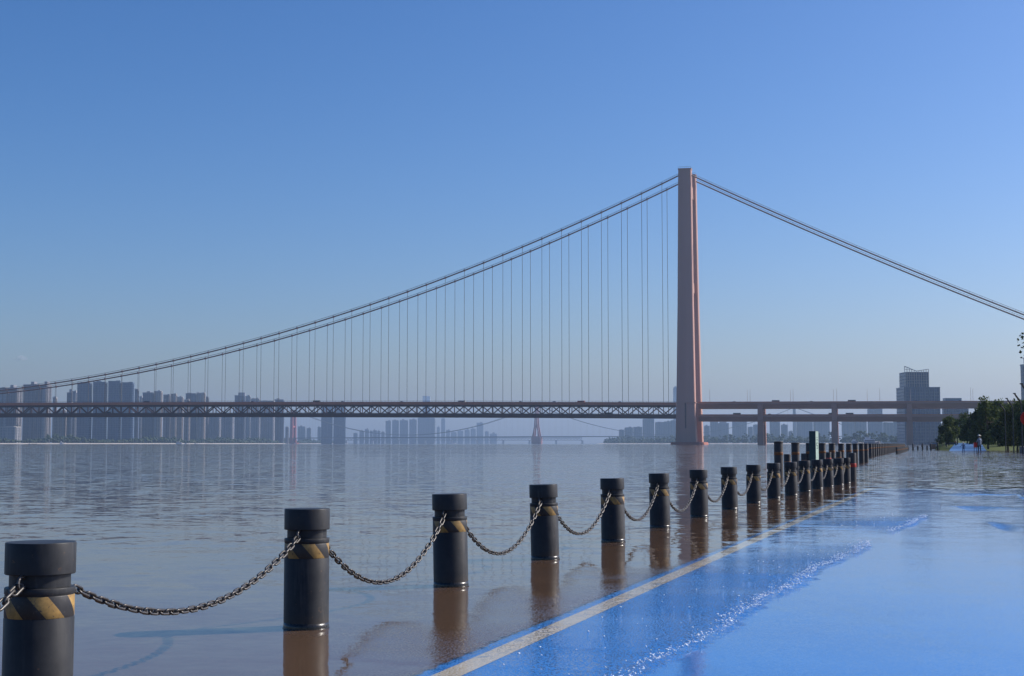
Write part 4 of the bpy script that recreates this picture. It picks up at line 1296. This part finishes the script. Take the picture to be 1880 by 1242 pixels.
# ------------------------------------------------------------------ right-hand trees
def tree_mesh(seed, h, cr, nleaf, leaf, willow, mat):
    rg = random.Random(seed)
    tr = MB()
    lean = rg.uniform(-.25, .25)
    top = Vector((lean, rg.uniform(-.2, .2), h * 0.62))
    tr.path([(0, 0, -0.3), (lean * .25, 0, h * .22), (lean * .6, .05, h * .42), top], [h * .028, h * .022, h * .017, h * .009], 8)
    cl = []
    for k in range(26):
        a = rg.uniform(0, 2 * math.pi)
        rr_ = cr * math.sqrt(rg.random())
        z = h * rg.uniform(0.30, 0.98)
        q = 1 - abs((z / h - 0.62) / 0.46) ** 2
        rr_ *= max(0.25, q)
        cl.append((Vector((rr_ * math.cos(a) + lean, rr_ * math.sin(a), z)), cr * rg.uniform(0.24, 0.44)))
    for c, r in cl[:12]:
        s = top.lerp(Vector((lean * .5, 0, h * .33)), rg.random())
        mid = s.lerp(c, 0.55) + Vector((0, 0, h * .03))
        tr.path([s, mid, c], [h * .010, h * .006, h * .003], 5)
    lf = MB()
    for _ in range(nleaf):
        c, r = rg.choice(cl)
        d = Vector((rg.gauss(0, 1), rg.gauss(0, 1), rg.gauss(0, 1))).normalized() * (r * rg.random() ** 0.5)
        p = c + d
        if willow:
            p.z -= abs(rg.gauss(0, 1)) * h * 0.11
        if p.z < h * 0.12: p.z = h * rg.uniform(.12, .4)
        u = Vector((rg.gauss(0, 1), rg.gauss(0, 1), rg.gauss(0, .6) - (1.1 if willow else 0))).normalized()
        v = u.cross(Vector((rg.gauss(0, 1), rg.gauss(0, 1), rg.gauss(0, 1)))).normalized()
        s = leaf * rg.uniform(.6, 1.3)
        wv = s * (0.3 if willow else 0.5)
        lf.add([p - u * s * .5, p + v * wv, p + u * s * .5, p - v * wv], [(0, 1, 2, 3)])
    return tr.mesh('trunk', M['bark'], True), lf.mesh('crown', mat)
TM = [tree_mesh(11, 6.6, 2.3, 5200, 0.42, True, M['willow']), tree_mesh(12, 7.4, 2.6, 5600, 0.42, True, M['willow']), tree_mesh(13, 6.2, 2.2, 5000, 0.34, False, M['leafdark']), tree_mesh(14, 7.0, 2.4, 5200, 0.40, True, M['leafdark'])]
def land_z(x, y):
    i = int(round((y - 20) / 2.0)); j = int(round((x + 10) / 2.0))
    i = min(max(i, 0), Z.shape[0] - 1); j = min(max(j, 0), Z.shape[1] - 1)
    return max(float(Z[i, j]), 0.0)
trees = [(1741, 236, 768, 0, 'small willow at the left end of the tree group'), (1757, 250, 772, 2, 'rounded dark tree second from the left end of the tree group'),
         (1775, 262, 762, 1, 'broad willow above the smaller of the two people'), (1793, 215, 752, 3, 'dark willow just left of the taller person'),
         (1812, 205, 737, 1, 'tallest willow, right behind the taller person'), (1831, 224, 741, 0, 'willow right of the tallest one, beside the lamp arms'),
         (1849, 190, 752, 3, 'dark drooping tree under the curved lamp arms'), (1866, 180, 742, 1, 'willow standing behind the red round sign'),
         (1888, 165, 742, 3, 'dark willow cut by the right edge behind the red sign'), (1820, 260, 748, 2, 'rounded dark tree farther back in the tree group'),
         (1856, 250, 747, 0, 'pale willow at the back of the tree group'), (1912, 150, 735, 1, 'willow standing just beyond the right edge'), (1880, 230, 742, 2, 'rounded tree at the back near the right edge')]
for px, Y_, ytop, k, lab in trees:
    p = at(px, ytop, Y_)
    zb = land_z(p.x, Y_)
    t = empty('willow_tree' if k != 2 else 'round_tree', (p.x, Y_, zb - 0.05), random.uniform(0, 6.28))
    hh = {0: 6.6, 1: 7.4, 2: 6.2, 3: 7.0}[k]
    sc = (p.z - zb) / hh / 0.98
    t.scale = (sc * 1.02, sc * 1.02, sc)
    put('trunk', TM[k][0], t); put('crown', TM[k][1], t)
    tag(t, lab, 'tree', 'trees on the right bank')
bt, bc = tree_mesh(31, 1.7, 0.8, 900, 0.16, False, M['leafdark'])
p = at(1730, 800, 232)
t = empty('round_bush', (p.x, 232, land_z(p.x, 232)))
put('trunk', bt, t); put('crown', bc, t)
tag(t, 'small round dark bush at the far left of the trees', 'bush')
# nearer tree beyond the right edge: one leafy twig reaches into the picture
bt, bc = tree_mesh(41, 7.6, 2.3, 9000, 0.13, False, M['leafdark'])
p = at(1872, 606, 52.0)
t = empty('roadside_tree', (p.x + 2.92, 52.0, land_z(p.x + 2.95, 52.0)))
put('trunk', bt, t); put('crown', bc, t)
tag(t, 'roadside tree whose leafy tip shows at the right edge against the sky', 'tree')

# curved dark lamp columns receding along the path
lampm = None
for i, (px, ytip, Y_) in enumerate([(1893, 704, 108), (1877, 722, 130), (1861, 731, 148), (1846.5, 741, 172)]):
    b_ = at(px, 815, Y_)
    zt_ = at(px, ytip, Y_).z
    zb = land_z(b_.x, Y_)
    t = empty('path_lamp', (b_.x, Y_, zb))
    hh = zt_ - zb
    MB().path([(0, 0, -.1), (0, 0, hh - 1.35)], [0.07, 0.055], 8).build('column', M['dark'], t)
    MB().path([(0, 0, hh - 1.35), (-.03, 0, hh - 0.95), (-.18, 0, hh - .62), (-.42, 0, hh - .32), (-.62, 0, hh - .02)], [.055, .07, .085, .085, .06], 8).build('curved_arm', M['dark'], t)
    MB().box(-.72, -.50, -.07, .07, hh - .09, hh + .0).build('lamp_head', M['dark'], t)
    tag(t, ['curved black lamp column just beyond the right edge', 'nearest curved black lamp arm in view, at the right edge', 'middle curved black lamp arm above the trees', 'farthest curved black lamp arm above the trees'][i], 'street lamp', 'curved lamp columns')

# red round sign at the right edge
p = at(1886.5, 768.5, 57.0)
t = empty('round_sign', (p.x, 57.0, 0))
MB().path([(0, 0, -.27), (0, 0, p.z + .2)], 0.03, 10).build('post', M['dark'], t)
m = MB().lathe([(0, -.02), (.29, -.02), (.305, -.008), (.305, .008), (.29, .02), (0, .02)], 28)
m.v = [(x, -0.05 + z, y + p.z) for x, y, z in m.v]
m.build('sign_disc', M['redsign'], t)
tag(t, 'red round sign cut by the right edge, mirrored in the water', 'sign')

# ------------------------------------------------------------------ people
def person(name, loc, h, face, clothes, legs, hat, label, arm_pose, rz):
    t = empty(name, loc, rz)
    k = h / 1.75
    J = {'pel': (0, 0, .93), 'wst': (0, .01, 1.08), 'chs': (0, .015, 1.30), 'nck': (0, 0, 1.47), 'hd0': (0, -.02, 1.56), 'hd1': (0, -.03, 1.70),
         'hL': (-.09, 0, .90), 'kL': (-.10, -.03, .50), 'aL': (-.11, .02, .08), 'tL': (-.12, -.13, .03),
         'hR': (.09, 0, .90), 'kR': (.12, -.05, .50), 'aR': (.16, .03, .08), 'tR': (.17, -.12, .03),
         'sL': (-.18, 0, 1.40), 'sR': (.18, 0, 1.40)}
    J.update(arm_pose)
    E = [('pel', 'wst'), ('wst', 'chs'), ('chs', 'nck'), ('nck', 'hd0'), ('hd0', 'hd1'), ('pel', 'hL'), ('hL', 'kL'), ('kL', 'aL'), ('aL', 'tL'), ('pel', 'hR'), ('hR', 'kR'), ('kR', 'aR'), ('aR', 'tR'),
         ('chs', 'sL'), ('sL', 'eL'), ('eL', 'wL'), ('wL', 'pL'), ('chs', 'sR'), ('sR', 'eR'), ('eR', 'wR'), ('wR', 'pR')]
    RAD = {'pel': (.15, .11), 'wst': (.135, .10), 'chs': (.155, .11), 'nck': (.055, .055), 'hd0': (.075, .085), 'hd1': (.08, .095), 'h': (.085, .085), 'k': (.058, .058), 'a': (.04, .04), 't': (.035, .03), 's': (.06, .06), 'e': (.043, .043), 'w': (.03, .03), 'p': (.035, .02)}
    names = list(J)
    me = bpy.data.meshes.new('body')
    me.from_pydata([tuple(c * k for c in J[n]) for n in names], [(names.index(a), names.index(b)) for a, b in E], [])
    o = put('body', me, t)
    o.modifiers.new('skin', 'SKIN')
    for i, n in enumerate(names):
        r = RAD.get(n) or RAD[n[0]]
        sv = me.skin_vertices[0].data[i]
        sv.radius = (r[0] * k, r[1] * k)
        sv.use_root = (n == 'pel')
    sub = o.modifiers.new('sub', 'SUBSURF'); sub.levels = 2; sub.render_levels = 2
    tt_ = NT(name + '_cloth')
    z = tt_.n('ShaderNodeSeparateXYZ', {0: tt_.obj()}).outputs[2]
    c1 = tt_.mixc(tt_.math('GREATER_THAN', z, 0.80 * k), rgba(legs), rgba(clothes))
    c2 = tt_.mixc(tt_.math('GREATER_THAN', z, 1.49 * k), c1, (0.42, 0.27, 0.20, 1))
    c3 = tt_.mixc(tt_.math('LESS_THAN', z, 0.07 * k), c2, (0.35, 0.22, 0.17, 1))
    tt_.surf(tt_.n('ShaderNodeBsdfPrincipled', {'Base Color': c3, 'Roughness': 0.85}).outputs[0])
    me.materials.append(tt_.m)
    # loose shirt hem
    hm = MB().lathe([(.17 * k, .78 * k), (.165 * k, .95 * k), (.158 * k, 1.12 * k), (.17 * k, 1.28 * k), (.12 * k, 1.42 * k)], 16)
    hm.v = [(x, y * .75, z_) for x, y, z_ in hm.v]
    hm.build('shirt', plain(name + '_shirt', clothes, .85, 0, .1, 15), t, True)
    hr = MB().lathe([(.085 * k, 1.60 * k), (.10 * k, 1.68 * k), (.085 * k, 1.76 * k), (0, 1.79 * k)], 14)
    hr.v = [(x, y + .01 * k - .03 * k, z_) for x, y, z_ in hr.v]
    hr.build('hair', M['dark'], t, True)
    if hat:
        ht = MB().lathe([(.20 * k, 1.70 * k), (.19 * k, 1.715 * k), (.105 * k, 1.735 * k), (.095 * k, 1.80 * k), (.05 * k, 1.83 * k), (0, 1.835 * k)], 16)
        ht.v = [(x + .02, y - .03 * k, z_) for x, y, z_ in ht.v]
        ht.build('hat', hat, t, True)
    tag(t, label, 'person')
    return t
p = gnd(1799, 833.0)
adult = person('person', (p.x, p.y, -0.02), 1.72, 0, (0.22, 0.28, 0.36), (0.03, 0.035, 0.05), M['straw'], 'person in a loose pale shirt, dark trousers and sun hat wading on the path',
       {'eL': (-.27, -.02, 1.16), 'wL': (-.26, -.12, .94), 'pL': (-.25, -.16, .86), 'eR': (.28, -.03, 1.17), 'wR': (.20, -.20, 1.06), 'pR': (.15, -.26, 1.04)}, R(200))
q = gnd(1769, 833.0)
person('person', (q.x, q.y, -0.02), 1.06, 0, (0.10, 0.17, 0.28), (0.04, 0.08, 0.17), M['straw'], 'small child in blue with a white hat reaching out one arm',
       {'eL': (-.25, -.05, 1.16), 'wL': (-.24, -.15, .94), 'pL': (-.23, -.19, .86), 'eR': (.33, -.03, 1.22), 'wR': (.50, -.08, 1.10), 'pR': (.57, -.10, 1.07)}, R(160))
bag = empty('red_bag', (p.x - 0.33, p.y + 0.25, 0))
m = MB().box(-.14, .14, -.10, .10, .55, 1.02).build('bag_body', M['redsign'], bag)
MB().path([(-.08, 0, 1.02), (-.06, 0, 1.14), (.06, 0, 1.14), (.08, 0, 1.02)], .015, 6).build('handle', M['dark'], bag)
m = MB()
for a_ in (-.1, .1):
    for b_ in (-.07, .07): m.path([(a_, b_, .55), (a_ * 1.3, b_ * 1.3, -.25)], .012, 5)
m.build('stand', M['dark'], bag)
tag(bag, 'red bag on a stand right behind the taller person', 'bag')

# short posts, board, car where the path climbs out of the water
for i, (px, y0, y1) in enumerate([(1667, 819, 826.5), (1676, 815, 827.5), (1685, 819, 826.5), (1693.5, 814.5, 828), (1702, 818.5, 827), (1708.5, 815, 827.5), (1721, 812, 827), (1738, 818.5, 823)]):
    Y_ = 200.0 if i < 7 else 226
    a_, b_ = at(px, y0, Y_), at(px, y1, Y_)
    t = empty('short_post', (a_.x, Y_, 0))
    MB().lathe([(.11, -.35), (.11, a_.z - .03), (.09, a_.z), (0, a_.z + .01)], 12).build('shaft', M['dark'], t, True)
    MB().lathe([(.12, a_.z * .55), (.125, a_.z * .6), (.12, a_.z * .65)], 12).build('ring', M['post'], t, True)
    tag(t, '%s short dark post beyond the end of the long post row, from left' % nth(i), 'post', 'short posts at the end of the path')
a_ = at(1715, 816, 201)
t = empty('notice_board', (a_.x, 201.5, 0))
MB().box(-.36, .36, -.04, .04, .12, a_.z).build('board', M['crate'], t)
for s in (-.34, .34): MB().box(s - .03, s + .03, .042, .10, -.3, a_.z).build('leg', M['dark'], t)
tag(t, 'small brown board standing among the short dark posts', 'board')
c_ = at(1746, 815, 240)
t = empty('parked_car', (c_.x, 240, land_z(c_.x, 240)), R(90 - 18))
MB().frustum(.3, (-2.1, 2.1, -.86, .86), .82, (-2.05, 2.05, -.84, .84)).build('body', M['carpaint'], t)
MB().frustum(.823, (-1.9, .9, -.80, .80), 1.42, (-1.5, .3, -.64, .64)).build('cabin', M['carpaint'], t)
MB().add([(-1.87, -.66, .90), (-1.87, .66, .90), (-1.56, .58, 1.36), (-1.56, -.58, 1.36)], [(0, 1, 2, 3)]).build('rear_window', M['glass'], t)
for s in (-1, 1):
    MB().box(-2.13, -2.08, s * .68 - .12, s * .68 + .12, .58, .74).build('tail_light', M['redsign'], t)
    for a2 in (-1.3, 1.3): MB().path([(a2, s * .78 - .1, .32), (a2, s * .78 + .1, .32)], .32, 14).build('wheel', M['dark'], t)
tag(t, 'dark grey parked car under the leftmost willow', 'car')
wf = gnd(1637, 829)
t = empty('white_float', (wf.x, wf.y, 0))
MB().lathe([(0, -.08), (.16, -.05), (.22, .03), (.15, .12), (0, .15)], 14).build('body', M['white'], t, True)
MB().path([(0, 0, .14), (0, 0, .24)], .02, 6).build('ring_stem', M['dark'], t)
tag(t, 'small white float on the water beside the far post row', 'float')

# ------------------------------------------------------------------ boats
def boat(px0, px1, ytop, Y_, hull, label, cab=0.5, deckh=0.35, yb=816.5):
    a_, b_ = at(px0, 815, Y_), at(px1, 815, Y_)
    Ln = b_.x - a_.x
    Hh = at(px0, ytop, Y_).z
    t = empty('river_boat', ((a_.x + b_.x) / 2, Y_, 0))
    bw = Ln * .13
    h1 = Hh * deckh
    m = MB()
    hullp = [(-.5, .75), (-.48, 1), (.25, 1), (.42, .6), (.5, .05)]
    top = [(u * Ln, v * bw) for u, v in hullp]
    ring_t = top + [(x, -y) for x, y in reversed(top)]
    n_ = len(ring_t)
    m.v = [(x * .95, y * .8, -.6) for x, y in ring_t] + [(x, y, h1 + (h1 * .35 if x > Ln * .3 else 0)) for x, y in ring_t]
    for k in range(n_): m.f.append((k, (k + 1) % n_, n_ + (k + 1) % n_, n_ + k))
    m.f.append(tuple(range(n_, 2 * n_)))
    m.build('hull', hull, t)
    MB().box(-Ln * .42, -Ln * .42 + Ln * cab, -bw * .75, bw * .75, h1 + .003, Hh * .72).build('cabin', M['white'], t)
    MB().box(-Ln * .36, -Ln * .36 + Ln * cab * .45, -bw * .6, bw * .6, Hh * .72 + .003, Hh).build('wheelhouse', M['white'], t)
    MB().box(-Ln * .41, -Ln * .43 + Ln * cab, -bw * .76, -bw * .752, h1 + Hh * .10, h1 + Hh * .24).build('window_band', M['glass'], t)
    MB().path([(-Ln * .2, 0, Hh), (-Ln * .2, 0, Hh * 1.35)], .12, 5).build('mast', M['dark'], t)
    tag(t, label, 'boat')
boat(323, 335, 811, 3150, M['white'], 'white houseboat moored at the left bank below the cream flats', 0.8)
boat(339, 348, 814, 3180, M['white'], 'small white boat right of the white houseboat', 0.4)
boat(357, 365, 813.5, 3200, M['white'], 'pointed white boat second right of the white houseboat', 0.3)
boat(110, 117, 811, 2980, M['white'], 'small bright boat on the left shore below the cream striped block', 0.5)
boat(52, 68, 814.5, 2900, M['dark'], 'low dark barge near the left shore', 0.2)
boat(-6, 4, 804, 2950, M['redhull'], 'orange vessel cut by the left edge at the shore', 0.7)
boat(828, 837, 812, 5900, M['white'], 'white boat under the far truss bridge', 0.5)
boat(785, 792, 815, 4300, M['dark'], 'tiny dark boat in midstream left of the middle pylon', 0.3)
boat(1562, 1586, 807, 1000, M['stone'], 'grey work boat behind the far post row, left of two', 0.45)
boat(1584, 1616, 803, 1040, M['trimgrey'], 'larger grey vessel behind the far post row, right of two', 0.6)
boat(1175, 1182, 814.6, 4000, M['dark'], 'thin dark boat left of the salmon tower foot', 0.3)

# ------------------------------------------------------------------ haze: the humid air over the river
t = NT('river_haze')
pv = t.n('ShaderNodeVolumePrincipled', {'Color': (0.51, 0.72, 1.0, 1), 'Density': 0.000092, 'Anisotropy': 0.25})
t.t.links.new(pv.outputs[0], t.out.inputs['Volume'])
hz = MB().box(-9500, 9500, -400, 12900, -5, 247).build('haze', t.m)
hz['kind'] = 'stuff'
tag(hz, 'pale blue summer haze lying over the river and city', 'haze')

# one small fair-weather cloud low over the left horizon
rg = random.Random(9)
t = NT('cloud_vapour')
pv = t.n('ShaderNodeVolumePrincipled', {'Color': (1, 1, 1, 1), 'Density': 0.0035, 'Anisotropy': 0.3})
t.t.links.new(pv.outputs[0], t.out.inputs['Volume'])
c0 = at(37, 658, 20000)
bmc = bmesh.new()
for k in range(14):
    u = rg.gauss(0, 1)
    r = rg.uniform(22, 48) * (1.2 - 0.3 * abs(u))
    mt = Matrix.Translation((u * 55, rg.uniform(-50, 50), rg.uniform(-8, 22) - abs(u) * 12)) @ Matrix.Diagonal((r * 1.4, r * 1.4, r * 0.8, 1))
    bmesh.ops.create_icosphere(bmc, subdivisions=2, radius=1.0, matrix=mt)
mec = bpy.data.meshes.new('cloud')
bmc.to_mesh(mec); bmc.free()
mec.materials.append(t.m)
o = put('cloud', mec, None, c0)
tag(o, 'single small white cloud low in the sky at the left', 'cloud')
